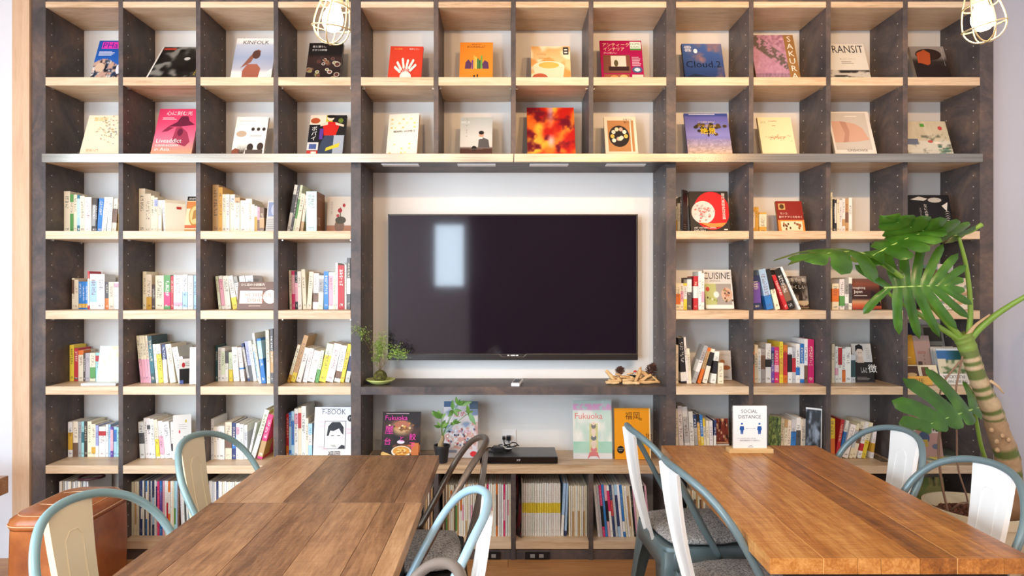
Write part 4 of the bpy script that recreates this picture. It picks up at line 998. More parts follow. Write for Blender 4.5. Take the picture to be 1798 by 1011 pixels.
cell(4, 2, Z4, [(432, 446, 132, 384, 'white', 'cream', .2, .8), (447, 474, 168, 412, 'blue', 'lightblue', .55, .95), (480, 502, 112, 470, 'cream'), (505, 524, 106, 500, 'darkgrey', 'tan', .2, .6)], sb=.09)
cell(4, 3, Z4, [(595, 615, 210, 665, 'cream', 'gold', 0, .2), (620, 650, 150, 710, 'tan', 'yellow', 0, .2), (655, 688, 232, 716, 'white'), (690, 718, 234, 738, 'white'), (722, 768, 252, 768, 'white'), (778, 800, 246, 818, 'palegreen', 'green', 0, .4), (806, 850, 206, 862, 'yellow', 'palegreen', .7, 1), (856, 904, 206, 914, 'white'), (906, 944, 216, 954, 'white', 'brown', .1, .3), (946, 970, 206, 1000, 'yellow'), (972, 1000, 212, 1016, 'silver', 'navy', .3, .7)], sb=.125)
cell(5, 0, Z3, [(258, 288, 715, N, 'white', 'gold', .2, .7), (290, 322, 712, N, 'cream', 'brown', 0, .4), (325, 345, 712, N, 'grey'), (345, 361, 712, N, 'aqua', 'teal', .4, .7), (362, 382, 712, N, 'darkbrown'), (385, 411, 712, N, 'cream'), (413, 440, 728, N, 'cream', 'gold', .1, .3), (440, 458, 736, N, 'lavender', 'white', 0, .35), (459, 503, 746, N, 'white', 'red', .7, .85), (508, 523, 730, N, 'white'), (524, 537, 730, N, 'lightblue'), (538, 555, 746, N, 'purple', 'pink', .2, .9), (556, 575, 746, N, 'lightblue', 'blue', .5, .9), (576, 592, 750, N, 'aqua')], sb=.16)
cell(5, 1, Z3, [(712, 745, 715, 700, 'white', 'darkgrey', .4, .7), (755, 775, 690, 740, 'white'), (777, 800, 690, 762, 'white', 'darkgrey', .72, .82), (802, 825, 695, 786, 'white'), (826, 849, 700, 806, 'cream', 'yellow', .05, .5), (851, 880, 710, 832, 'white', 'pink', .1, .6), (884, 928, 715, 862, 'white'), (930, 950, 715, 920, 'white', 'black', .2, .4)], sb=.13, xmax=968)
cell(5, 2, Z4, [(112, 130, 695, N, 'white'), (131, 149, 745, N, 'cream'), (150, 165, 745, N, 'white'), (166, 202, 740, N, 'white'), (205, 247, 716, N, 'cream', 'brown', .3, .6), (250, 274, 722, N, 'navy', 'blue', .3, .6), (276, 300, 726, N, 'white', 'pink', .7, .9), (301, 328, 730, N, 'white'), (330, 350, 735, N, 'white', 'silver', .3, .8), (352, 366, 720, 405, 'white'), (370, 400, 640, 468, 'white', 'palegreen', .5, .9), (406, 440, 670, 482, 'magenta', 'tan', .05, .4), (503, 520, 615, N, 'yellow', 'white', .4, .6)], sb=.11)
cell(5, 3, Z4, [(600, 618, 662, N, 'red', 'orange', 0, .3), (620, 636, 652, N, 'blue', 'lightblue', .2, .7), (637, 654, 644, N, 'lightblue', 'blue', .3, .8), (656, 680, 628, N, 'white', 'pink', .7, .9), (682, 702, 622, N, 'cream', 'red', .6, .9), (704, 734, 612, N, 'white'), (736, 752, 690, N, 'cream'), (754, 778, 726, N, 'lightblue', 'white', .4, .7)], sb=.11, xmax=782)
cell(2, 8, Z5, [(58, 74, 232, N, 'cream', 'gold', .1, .5), (75, 92, 212, N, 'cream'), (93, 104, 168, N, 'black')], sb=.16, dep=.1)
cell(2, 9, Z5, [(566, 584, 238, N, 'gold', 'cream', .2, .8), (586, 607, 236, N, 'gold'), (610, 658, 272, N, 'gold', 'cream', .3, .9)], sb=.12)
cell(2, 10, Z6, [(66, 82, 142, N, 'cream'), (90, 99, 185, N, 'black'), (100, 110, 190, N, 'black', 'white', .3, .9), (112, 128, 186, N, 'cream'), (129, 145, 190, N, 'white'), (146, 165, 182, N, 'white', 'tan', .2, .4), (166, 189, 182, N, 'tan', 'brown', .3, .6), (190, 213, 175, N, 'white')], sb=.12)
cell(2, 11, Z6, [(570, 584, 168, 566, 'navy', 'darkgrey', .2, .6), (586, 597, 172, 580, 'black', 'tan', .3, .7)], sb=.16, dep=.1)
cell(3, 8, Z5, [(60, 94, 738, N, 'cream', 'orange', .2, .6), (95, 114, 738, N, 'cream', 'pink', .3, .7), (115, 136, 738, N, 'yellow', 'white', .4, .9), (138, 168, 702, N, 'darkgrey', 'white', .55, .95), (180, 209, 692, N, 'red', 'white', .35, .7), (212, 231, 660, N, 'white'), (233, 251, 672, N, 'white', 'pink', .2, .5)], sb=.09, dep=.13)
cell(3, 9, Z5, [(572, 626, 690, 560, 'navy', 'purple', .2, .8), (630, 676, 650, 574, 'lightblue', 'blue', 0, .35), (680, 711, 650, 612, 'cream', 'black', .5, 1), (713, 738, 690, 626, 'red'), (740, 784, 650, 642, 'black', 'brown', .2, .6), (786, 801, 635, 662, 'white')], sb=.06, dep=.1)
cell(3, 10, Z6, [(80, 124, 740, N, 'cream', 'orange', .3, .8), (130, 163, 710, N, 'white', 'green', .12, .45), (165, 189, 705, N, 'grey', 'white', .2, .5), (190, 213, 700, N, 'white', 'darkgrey', .2, .8)], sb=.1, xmax=220)
cell(3, 11, Z6, [(745, 775, 640, N, 'darkgrey'), (778, 818, 618, N, 'aqua', 'brown', .5, .9), (820, 858, 612, N, 'white', 'silver', .4, .9), (860, 889, 612, N, 'yellow', 'green', .4, .9), (890, 926, 612, N, 'silver', 'darkgrey', .3, .8)], sb=.19, dep=.085)
cell(4, 8, Z7, [(58, 80, 172, N, 'cream'), (84, 120, 125, 64, 'black', 'white', .05, .25), (122, 136, 120, 100, 'white'), (139, 156, 195, 124, 'cream'), (162, 190, 180, 246, 'grey', 'white', .3, .6), (192, 213, 192, 262, 'orange', 'tan', .4, .9), (217, 246, 200, 272, 'cream', 'black', .5, .9), (249, 280, 215, 276, 'white', 'black', .3, .7), (283, 318, 290, N, 'cream')], sb=.09, dep=.1)
cell(4, 9, Z7, [(562, 579, 215, N, 'orange', 'black', .6, .9), (580, 602, 170, N, 'cream'), (604, 621, 195, N, 'white'), (622, 651, 195, N, 'grey', 'brown', .4, .8), (655, 690, 162, N, 'white', 'black', .4, .6), (692, 712, 186, N, 'purple', 'navy', .5, .9), (713, 743, 186, N, 'magenta', 'pink', .3, .5), (745, 768, 150, N, 'yellow', 'gold', .2, .6), (770, 796, 170, N, 'orange', 'red', .2, .8), (800, 827, 186, N, 'white', 'black', .3, .8), (828, 851, 186, N, 'silver', 'red', .3, .7), (852, 878, 165, N, 'white', 'blue', .2, .4), (880, 907, 165, N, 'blue', 'white', .1, .5), (908, 930, 132, N, 'white', 'brown', .0, .4), (932, 970, 135, N, 'magenta')], sb=.115)
Z8 = (1440, 560); S8 = 3.746
cell(4, 10, Z8, [(78, 98, 165, N, 'cream'), (104, 121, 180, N, 'white', 'pink', .2, .4), (122, 146, 185, N, 'white', 'red', .5, .98), (147, 168, 195, N, 'white', 'orange', .02, .38), (169, 204, 185, N, 'white'), (206, 236, 235, N, 'silver', 'darkteal', .2, .8)], sb=.12, s=S8)
cell(5, 8, Z7, [(66, 84, 590, 56, 'cream'), (86, 114, 572, 70, 'white'), (116, 150, 578, 90, 'white', 'silver', .3, .8), (152, 180, 610, 134, 'white'), (182, 204, 630, 162, 'navy', 'grey', .3, .7), (206, 224, 626, 186, 'black', 'gold', .2, .8), (226, 244, 632, 208, 'blue', 'yellow', .3, .5), (246, 260, 655, 230, 'yellow', 'cream', .2, .8), (262, 280, 670, 252, 'cream'), (283, 304, 670, 276, 'white'), (306, 322, 665, 308, 'navy', 'white', .1, .6)], sb=.13, xmax=335)
cell(5, 9, Z7, [(745, 768, 660, 758, 'cream'), (770, 790, 662, 782, 'tan', 'cream', .3, .8), (792, 813, 666, 803, 'cream'), (816, 848, 660, 826, 'silver', 'blue', .2, .7), (850, 879, 650, 856, 'white', 'darkgrey', .3, .7), (881, 914, 660, 884, 'cream'), (916, 934, 672, N, 'white'), (936, 952, 690, N, 'navy', 'red', .3, .5)], sb=.1, dep=.16)
cell(5, 10, Z8, [(62, 98, 655, N, 'yellow', 'orange', .1, .5), (100, 122, 665, 140, 'red'), (124, 144, 672, 176, 'white', 'blue', .3, .7), (147, 184, 700, 205, 'white'), (186, 206, 690, 240, 'cream', 'silver', .3, .8), (208, 235, 680, 270, 'cream', 'brown', .4, .8), (238, 262, 680, 292, 'white', 'red', .2, .4), (264, 290, 685, 318, 'cream', 'yellow', .0, .5), (330, 350, 720, 356, 'white', 'gold', .2, .5)], sb=.13, s=S8)

# bottom row: magazines packed spine to spine
def run(x0, x1, n, top, cols, lean=0, jit=6):
    out = []; w = (x1 - x0) / n
    for k in range(n):
        c = cols[k % len(cols)] if not callable(cols) else cols(k)
        c = c if isinstance(c, tuple) else (c,)
        out.append((x0 + k * w + .7, x0 + (k + 1) * w - .7, top + rb.uniform(0, jit), None if not lean else x0 + k * w + lean, *c))
    return out
B3 = (0, 780); S3 = 3.996
cell(6, 0, B3, run(410, 610, 16, 258, ['white', 'cream', 'grey', 'white', 'silver']), s=S3, sb=.07, cat='magazine', soft=True)
cell(6, 1, B3, run(912, 962, 5, 262, ['cream', 'cream', ('cream', 'tan', .2, .7)]) + run(962, 1085, 11, 254, ['navy', ('navy', 'white', .3, .5), 'white', 'darkgrey', ('blue', 'white', .3, .8), 'cream', 'navy', 'silver', ('navy', 'lightblue', .2, .7), 'white', ('silver', 'navy', .4, .9)])
     + run(1085, 1135, 3, 254, ['magenta', ('blue', 'purple', .3, .8), 'pink']) + run(1135, 1235, 8, 256, ['white', ('white', 'red', .2, .6), ('orange', 'white', .4, .8), 'white', 'cream', ('aqua', 'green', .2, .5), 'lightblue', 'brown'])
     + run(1238, 1330, 7, 262, ['white', 'white', 'darkgrey', 'white', ('aqua', 'black', .1, .3), 'white', 'black'], lean=-14), s=S3, sb=.07, cat='magazine', soft=True)
cell(6, 2, B3, run(1462, 1540, 6, 258, ['white', 'white', 'silver', 'white', 'navy', 'white']) + run(1540, 1790, 18, 262, ['white', 'cream', 'white']), s=S3, sb=.07, cat='magazine', soft=True)
B4 = (640, 780); S4 = 3.269
cell(6, 4, B4, run(300, 390, 9, 250, ['cream', 'brown', 'tan']), s=S4, sb=.07, cat='magazine', soft=True)
cell(6, 5, B4, run(450, 560, 12, 232, ['cream', 'brown', ('cream', 'green', .1, .6), 'tan', 'cream', ('white', 'orange', .5, .9)]) + run(560, 700, 14, 228, [('cream', 'pink', .3, .6), 'white', ('tan', 'cream', .3, .8), 'cream', ('white', 'red', .8, .95)])
     + run(700, 838, 13, 226, [('magenta', 'pink', .3, .7), 'white', ('white', 'pink', .4, .7), 'cream', 'white', ('orange', 'brown', .2, .8), 'white', 'silver', 'white']), s=S4, sb=.06, cat='magazine', soft=True)
cell(6, 6, B4, run(910, 1128, 22, 224, [('white', 'yellow', .44, .63)], jit=2) + [(1130, 1146, 226, 1146, 'lightblue', 'white', .0, .4), (1148, 1160, 226, 1160, 'lightblue', 'navy', 0, .1)] + run(1172, 1276, 10, 236, ['cream', 'white', ('cream', 'tan', .0, .5)]), s=S4, sb=.06, cat='magazine', soft=True)
cell(6, 7, B4, run(1340, 1500, 11, 232, ['white', 'silver', ('magenta', 'black', .2, .6), 'blue', ('pink', 'black', .3, .7), ('white', 'magenta', .5, .9), ('navy', 'red', .4, .7), 'silver', ('lightblue', 'navy', .2, .8), 'white', ('blue', 'white', .1, .3)], lean=-26)
     + run(1502, 1640, 12, 236, ['cream', 'white', ('cream', 'tan', .2, .8), 'cream', 'black', 'pink'], lean=-26), s=S4, sb=.05, cat='magazine', soft=True)
cell(6, 8, (1130, 820), run(330, 560, 14, 215, ['tan', 'cream', ('cream', 'brown', .2, .8)]), s=5.295, sb=.07, cat='magazine', soft=True)

# the thick "12" book: aqua spine, brown right-hand side
ys = DF + .085
w12 = 18.2 * ys / F; x12 = PX(zu(340, 774), ys); h12 = PZ(zu(280, 210), ys) - floorz(2)
o = add_book(x12, w12, h12, 0, ys, .15, floorz(2), 'aqua', 'aqua', (2, 2), 'thick aqua-spined book with 12 on its brown side, fourth column', 'book', None)
o.color = L4('#bfe0d8')
a = Art('#9a6c4c').text('12', .1, .18, .2, '#e8dccc').lines(.2, .7, .82, .88, 2, '#c8a488', .3)
q = link('side_print', a.mesh(.15, h12), None)
q.rotation_euler = (0, 0, math.radians(90)); q.location = (x12 + w12 / 2 + .0002, ys + .075, floorz(2) + .0005)
bpy.context.view_layer.update()
q.parent = o; q.matrix_parent_inverse = Matrix.LocRotScale(o.location, o.rotation_euler, o.scale).inverted()
# ------------------------------------------------------------------ television
yt = DB - .085
tv = tag(empty('television', (0, yt, 0)), 'large flat black television hung in the middle of the bookcase', 'television'); tv.location = (0, 0, 0)
x0, x1, z0, z1 = PX(681, yt), PX(1120, yt), PZ(632, yt), PZ(376, yt)
MB().box((x0 + .02, yt + .012, z0 + .02), (x1 - .02, DB - .002, z1 - .02), .008).build('rear_housing', 'black_plastic', tv)
plain('tv_bezel', '#3a3634', .3, .6)
fr = MB()
b = .008
fr.box((x0, yt, z0 + .03), (x0 + b, yt + .03, z1), .0015).box((x1 - b, yt, z0 + .03), (x1, yt + .03, z1), .0015).box((x0, yt, z1 - b), (x1, yt + .03, z1), .0015).box((x0 + .01, yt + .006, z0 + .02), (x1 - .01, yt + .03, z1 - .01))
fr.build('bezel', 'tv_bezel', tv)
t = NT('tv_screen'); t.b.inputs['Base Color'].default_value = (.010, .006, .012, 1); t.b.inputs['Roughness'].default_value = .06
t.b.inputs['Specular IOR Level'].default_value = .75; t.b.inputs['Coat Weight'].default_value = .3; t.b.inputs['Coat Roughness'].default_value = .05
MATS['tv_screen'] = t.m
MB().box((x0 + b, yt + .003, z0 + .034), (x1 - b, yt + .006, z1 - b)).build('screen', 'tv_screen', tv)
ch = MB().box((x0, yt - .004, z0), (x1, yt + .03, z0 + .034), .003).build('lower_bar', 'tv_bezel', tv)
xm = (x0 + x1) / 2
m = MB()
zc = z0 + .033
for xa, xb, za, zb_ in ((x0, xm - .075, zc, zc), (xm - .075, xm - .06, zc, z0 + .018), (xm - .06, xm + .06, z0 + .018, z0 + .018), (xm + .06, xm + .075, z0 + .018, zc), (xm + .075, x1, zc, zc)):
    m.tube([(xa, yt - .005, za), (xb, yt - .005, zb_)], .0016, 6)
m.build('silver_trim', 'steel_bright', ch)
m = MB()
for k, (a, b_) in enumerate(((-.03, -.02), (-.012, .012), (.016, .03))): m.box((xm + a, yt - .0052, z0 + .024), (xm + b_, yt - .004, z0 + .029))
m.build('maker_mark', 'white_plastic', ch)

# ------------------------------------------------------------------ things on the television ledge
LZ = fz(679)
yk = DF + .09
kx = PX(664, yk) + .012
plain('plate_green', '#c9d07a', .3)
pl = tag(MB().lathe([(.0, .0), (.03, .0), (.05, .006), (.072, .02), (.078, .026), (.075, .028), (.05, .011), (.0, .007)], 28).build('dish', 'plate_green', smooth=True), 'shallow yellow-green dish under the moss ball', 'dish')
pl.location = (kx, yk, LZ + .0005)
t = NT('moss'); nz = t.noise(t.coord(), 60, 4); t.ln(t.ramp(nz, [(.3, '#2e2a12'), (.5, '#55501f'), (.7, '#7c7a34')]), t.b.inputs['Base Color']); t.b.inputs['Roughness'].default_value = .95; t.bump(nz, 1, .01); MATS['moss'] = t.m
t = NT('leaf_fine'); oi = t.n('ShaderNodeNewGeometry'); t.ln(t.ramp(oi.outputs['Random Per Island'], [(.0, '#5c7a24'), (.5, '#86a83c'), (1, '#b4cc66')]), t.b.inputs['Base Color']); t.b.inputs['Roughness'].default_value = .6; MATS['leaf_fine'] = t.m
ko = tag(empty('moss_ball_plant', (kx - .002, yk, LZ + .008)), 'moss ball with a feathery green plant standing in the dish', 'plant')
m = MB().sphere((0, 0, .034), .035, (1, 1, .95), 3)
for v_ in m.bm.verts:
    v_.co += (v_.co - Vector((0, 0, .034))).normalized() * mnoise.noise(v_.co * 70) * .004
m.build('moss_ball', 'moss', ko, True)
plain('stem_brown', '#6a5a34', .7)
rk = random.Random(7)
st = MB(); lf = MB()
def frond(p, d, n, spread, L=.05):
    for i in range(n):
        q = p + Vector((rk.gauss(0, spread), rk.gauss(0, spread), rk.gauss(0, spread)))
        dd = (d + Vector((rk.gauss(0, .6), rk.gauss(0, .6), rk.gauss(0, .5)))).normalized() * L * rk.uniform(.12, .28)
        sd = dd.cross(Vector((rk.gauss(0, 1), rk.gauss(0, 1), rk.gauss(0, 1)))).normalized() * .0016
        vs = [lf.bm.verts.new(c) for c in (q - dd * .5, q + sd, q + dd * .5, q - sd)]
        lf.bm.faces.new(vs)
for tx, ty, tz, n, sp in ((.0, 0, .16, 240, .018), (-.012, .0, .2, 220, .018), (.012, .01, .2, 200, .017), (-.065, -.115, .275, 120, .016), (-.1, -.125, .29, 80, .014), (.09, -.02, .165, 240, .02), (.125, -.01, .15, 140, .014), (.0, .01, .24, 130, .018), (-.02, 0, .125, 120, .014), (.05, 0, .14, 40, .01)):
    end = Vector((tx, ty, tz)); base = Vector((rk.uniform(-.006, .006), 0, .06))
    mid = base.lerp(end, .5) + Vector((0, 0, .03))
    st.tube(spline([base, mid, end], 5), .0009, 5)
    frond(end, (end - mid).normalized(), n, sp)
    frond(mid.lerp(end, .5), (end - mid).normalized(), n // 5, sp * .7)
st.build('stem', 'stem_brown', ko, True)
lf.build('foliage', 'leaf_fine', ko, norm=False)['kind'] = 'stuff'

# remote control
yy = DF + .045
rc = tag(empty('remote_control', (PX(906, yy), yy, LZ), 0), 'white remote control lying on the dark ledge', 'remote control')
MB().box((-.022, -.03, 0), (.022, .14, .016), .004).build('body', 'white_plastic', rc)
m = MB()
for i in range(3):
    for j in range(6): m.box((-.017 + i * .012, .0 + j * .02, .016), (-.007 + i * .012, .013 + j * .02, .0185))
m.build('button_block', 'black_plastic', rc)
rc.rotation_euler = (0, 0, math.radians(-8))

# driftwood arrangement with cones
wood('driftwood', [(.2, '#a87a48'), (.5, '#d3a871'), (.8, '#ecd0a0')], (30, 30, 30), rough=.7, bump=.3, world=False)
dw = tag(empty('driftwood_arrangement', (0, 0, 0)), 'heap of pale driftwood sticks on the ledge right of the television', 'driftwood')
yd = DF + .1
def dp(x, y, d=0): return P(1050 + x / 13.83, 630 + y / 13.83, yd + d)
sticks = [((190, 280), (420, 540), 0, 60), ((180, 560), (560, 520), -.02, 40), ((200, 600), (520, 575), -.03, 40), ((430, 370), (600, 430), .02, 40), ((540, 440), (780, 465), .01, 45), ((590, 530), (880, 500), -.01, 60), ((600, 600), (880, 600), -.035, 55), ((900, 590), (1040, 250), -.02, 55), ((930, 570), (1500, 590), -.02, 50), ((990, 540), (1300, 380), 0, 55), ((1040, 300), (1240, 440), .02, 60), ((1330, 420), (1500, 590), .0, 30), ((940, 440), (1060, 420), .01, 70), ((480, 470), (560, 560), -.01, 50), ((1040, 200), (1010, 300), .02, 35), ((860, 570), (1010, 630), -.04, 45), ((700, 380), (860, 330), .03, 30), ((1150, 520), (1420, 480), .03, 45), ((300, 480), (470, 430), .03, 40), ((250, 520), (700, 560), .02, 50), ((640, 420), (1000, 520), .03, 45), ((760, 480), (1150, 440), .04, 45), ((1020, 460), (1330, 540), .04, 50), ((820, 560), (980, 300), .04, 45), ((360, 420), (640, 520), .04, 45), ((1180, 500), (1400, 420), .05, 40), ((560, 560), (760, 420), .05, 40), ((1060, 360), (1300, 370), .02, 45)]
for (a, b_, d, r_) in sticks:
    p, q = dp(*a, d), dp(*b_, d + rk.uniform(-.02, .03))
    rr_ = r_ / 13.83 * yd / F / 2 * 1.55
    for w_ in (p, q): w_.z = max(w_.z, LZ + rr_ + .001)
    n = 6; pts = [p.lerp(q, k / n) + Vector((rk.gauss(0, .0015), rk.gauss(0, .002), rk.gauss(0, .0015))) * (0 < k < n) for k in range(n + 1)]
    rad = [rr_ * (.62 + .5 * math.sin(math.pi * (k + .7) / (n + 1.4)) * rk.uniform(.8, 1.15)) for k in range(n + 1)]
    for w_, ra_ in zip(pts, rad): w_.z = max(w_.z, LZ + ra_ + .0005)
    MB().tube(pts, rad, 7).build('stick', 'driftwood', dw, True)
plain('cone_brown', '#5a3a2e', .7)
def cone(c, R, Hh, label, tilt):
    o = tag(empty('pine_cone', c, rot=tilt), label, 'pine cone')
    MB().lathe([(0, 0), (R * .35, .1 * Hh), (R * .4, .5 * Hh), (R * .15, .95 * Hh), (0, Hh)], 10).build('core', 'cone_brown', o, True)
    s = MB()
    for k in range(54):
        tt = k / 54; a = k * 2.4; z = Hh * (.05 + .9 * tt); rr_ = R * (.55 + .45 * math.sin(math.pi * min(1, tt * 1.1 + .12)))
        dirv = Vector((math.cos(a), math.sin(a), .35 + .7 * tt)).normalized(); sd = Vector((-math.sin(a), math.cos(a), 0))
        b0 = Vector((0, 0, z)); e = b0 + dirv * rr_
        up = sd.cross(dirv)
        vs = [s.bm.verts.new(x_) for x_ in (b0 + dirv * R * .2 + sd * .002, b0 + dirv * R * .2 - sd * .002, e - sd * R * .2, e - dirv * -.003, e + sd * R * .2)]
        f1 = s.bm.faces.new(vs)
        r2 = bmesh.ops.extrude_face_region(s.bm, geom=[f1])
        for g in r2['geom']:
            if isinstance(g, bmesh.types.BMVert): g.co += up * .0016
    s.build('scales', 'cone_brown', o)['kind'] = 'stuff'
    return o
cone(dp(1235, 400, .035), .034, .062, 'big open pine cone at the right end of the driftwood', (.25, .35, 0))
cone(dp(560, 385, .035), .03, .036, 'flat dark pine cone on the left of the driftwood', (-.2, -.2, 0))
plain('berry_red', '#c02820', .4)
m = MB().sphere(dp(905, 300, .03), .0075, (1.1, 1, .8), 2).sphere(dp(880, 305, .03), .005, (1, 1, 1), 2)
tag(m.build('red_berry', 'berry_red', None, True), 'small red berries among the driftwood', 'berry')
tag(MB().box(dp(785, 470, .03), dp(905, 380, .055), .003).build('dark_holder', 'black_metal'), 'small dark candle holder tucked among the driftwood', 'candle holder')

# ------------------------------------------------------------------ open shelf under the television
Z6_ = fz(816.5)
def zz(u, v): return 640 + u / 7.777, 690 + v / 7.777
def fuk(U, V):
    c = mixc(C('#241c1e'), C('#4a3028'), (vnoise(U * 5, V * 6, 3, 3) - .4) * 3)
    c = mixc(c, C('#c8743c'), (vnoise(U * 4, V * 5, 21, 3) - .5) * 6 * (V < .3))
    return mixc(c, C('#c8a070'), (.2 - np.hypot((U - .5) * .6, (V - .66) * 1.0)) * 9)
a = Art(fn=fuk, n=40).ell(.52, .72, .2, .09, '#b06a50', 16)
for k in range(30): a.ell(.5 + rr.gauss(0, .13), .65 + rr.gauss(0, .05), .03, .022, rr.choice(['#d8b060', '#8a5a30', '#e8d098', '#5a3820', '#c8843c']), 6)
a.ell(.52, .16, .26, .12, '#e8dcc4', 20).ell(.52, .17, .22, .095, '#d8963c', 20).ell(.5, .36, .1, .04, '#e4dce4', 12)
for k in range(26): a.ell(.52 + rr.gauss(0, .1), .17 + rr.gauss(0, .04), .035, .014, rr.choice(['#e8b858', '#b8702c', '#f0d080']), 7)
a.poly([(0, 0), (.4, 0), (.3, .08), (.05, .16), (0, .14)], '#e8c070').rect(.78, .02, .97, .34, '#c8743c')
a.text('Fukuoka', .08, .82, .1, '#f03cb0', maxw=.86).text('屋', .08, .53, .17, '#f03cb0', maxw=.26).text('台', .08, .3, .15, '#f03cb0', maxw=.22).text('と', .48, .38, .1, '#f03cb0').text('餃', .72, .4, .14, '#f03cb0').text('子', .72, .22, .13, '#f03c90').lines(.1, .9, .94, .98, 1, '#c8a8b0', .4)
u0, _ = zz(225, 0); u1, _ = zz(752, 0)
place_face(5, u0, u1, zz(0, 262)[1], a, 'magazine with a pink Fukuoka masthead and plates of food', 'magazine', yb=DF + .1, lean=13, T=.012, board='#b08a70', zs=Z6_)
o = tag(empty('brochure_stand', (0, 0, 0)), 'clear brochure stand behind the pink Fukuoka magazine', 'stand')
MB().box((PX(648, DF + .13), DF + .225, Z6_ + .0005), (PX(770, DF + .13), DF + .228, Z6_ + .12)).build('clear_back', 'acrylic', o)
MB().box((PX(648, DF + .13), DF + .17, Z6_ + .0005), (PX(770, DF + .13), DF + .224, Z6_ + .003)).build('clear_foot', 'acrylic', o)
def crowd(U, V):
    c = mixc(C('#d8d4d6'), C('#8a9cb8'), (vnoise(U * 4, V * 9, 5, 3) - .45) * 4 * (V > .45))
    return mixc(c, C('#c8988c'), (vnoise(U * 12, V * 14, 15, 3) - .52) * 6 * ((V > .15) & (V < .62)))
a = Art(fn=crowd, n=44).rect(0, .9, .3, 1, '#4a6488').rect(.75, .86, 1, 1, '#5a6c80').text('夏めく', .3, .72, .1, '#c83a40', maxw=.6).text('ふくおか', .38, .42, .07, '#d05a80', maxw=.4)
for k in range(50): a.ell(.1 + rr.random() * .85, .2 + rr.random() * .32, .025, .02, rr.choice(['#e8d0c0', '#b84a48', '#f0ece8', '#5a6a8a', '#d89a90', '#3a3a4a']), 7)
a.rect(.08, .1, .4, .14, '#8a94a8').ell(.88, .07, .1, .05, '#d83038', 10)
place_face(5, zz(1075, 0)[0], zz(1545, 0)[0], zz(0, 118)[1], a, 'pale blue magazine with a crowd of people behind the small money tree', 'magazine', yb=DF + .13, lean=9, T=.014, board='#c8c0bc', zs=Z6_)
# money tree
yp = DF + .055
px = PX(zz(1055, 0)[0], yp)
mt = tag(empty('potted_money_tree', (px, yp, Z6_ + .0005)), 'small money tree in a black plastic pot', 'potted plant')
MB().lathe([(.0, 0), (.03, 0), (.04, .078), (.043, .078), (.043, .09), (.039, .09), (.036, .076), (.0, .074)], 20).build('pot', plain('pot_black', '#232224', .55), mt, True, angle=40)
MB().lathe([(0, .0765), (.036, .0765)], 16).build('soil', plain('soil', '#3a2c22', .95), mt)
plain('trunk_tan', '#9a8460', .8); plain('leaf_green', '#5c8c34', .45)
MB().tube(spline([(-.006, 0, .075), (-.004, 0, .1), (.004, 0, .12), (.004, 0, .14)], 4), [.016, .016, .0155, .015, .014, .013, .012, .0115, .011, .0105, .01, .0095, .009], 10).build('trunk', 'trunk_tan', mt, True)
def zp(x, y, d): q = P(*zz(x, y), yp + d); return q - Vector((px, yp, Z6_ + .0005))
t = NT('money_leaf'); t.b.inputs['Roughness'].default_value = .4
g = t.n('ShaderNodeNewGeometry'); t.ln(t.ramp(g.outputs['Random Per Island'], [(0, '#2f5520'), (.5, '#4a7a2e'), (1, '#76a04a')]), t.b.inputs['Base Color']); MATS['money_leaf'] = t.m
for hub, tips in (((1055, 345, -.02), [(905, 265), (925, 240), (1000, 225), (1110, 270), (1060, 270)]), ((1045, 470, -.015), [(945, 440), (990, 390), (1110, 360), (1140, 440), (1160, 400)]), ((1210, 235, .0), [(1200, 90), (1140, 330), (1285, 320), (1330, 240), (1150, 260)]),
                  ((1270, 160, .01), [(1250, 45), (1310, 80), (1470, 120), (1360, 105), (1290, 160)]), ((1425, 270, .0), [(1370, 240), (1400, 160), (1490, 240), (1520, 440), (1440, 330)]), ((1205, 400, .01), [(1290, 380), (1320, 400), (1270, 350), (1180, 440), (1230, 440)])):
    h = zp(*hub)
    o = MB().tube(spline([Vector((.003, 0, .135)), Vector((.003, 0, .135)).lerp(h, .5) + Vector((0, -.006, .008)), h], 5), .0016, 6).build('leaf_stalk', 'leaf_green', mt, True)
    for (tx, ty) in tips:
        e = zp(tx, ty, hub[2] + rk.uniform(-.03, .03)); d = e - h; L_ = d.length
        sd = d.cross(Vector((rk.uniform(-.3, .3), -1, rk.uniform(-.2, .6)))).normalized() * min(L_ * .2, .013)
        nrm = sd.cross(d).normalized()
        m = MB(); cols_ = []
        for k in range(7):
            s_ = k / 6; w_ = math.sin(math.pi * s_ ** .8) ; c_ = h + d * s_ - nrm * .25 * L_ * (s_ - .45) ** 2 * .6
            cols_.append([m.bm.verts.new(c_ + sd * w_ + nrm * .002 * w_), m.bm.verts.new(c_ - nrm * .0005), m.bm.verts.new(c_ - sd * w_ + nrm * .002 * w_)])
        for A_, B_ in zip(cols_, cols_[1:]):
            for j in range(2): m.bm.faces.new((A_[j], A_[j + 1], B_[j + 1], B_[j]))
        bmesh.ops.remove_doubles(m.bm, verts=m.bm.verts, dist=.0002)
        m.build('leaf', 'money_leaf', o, True)

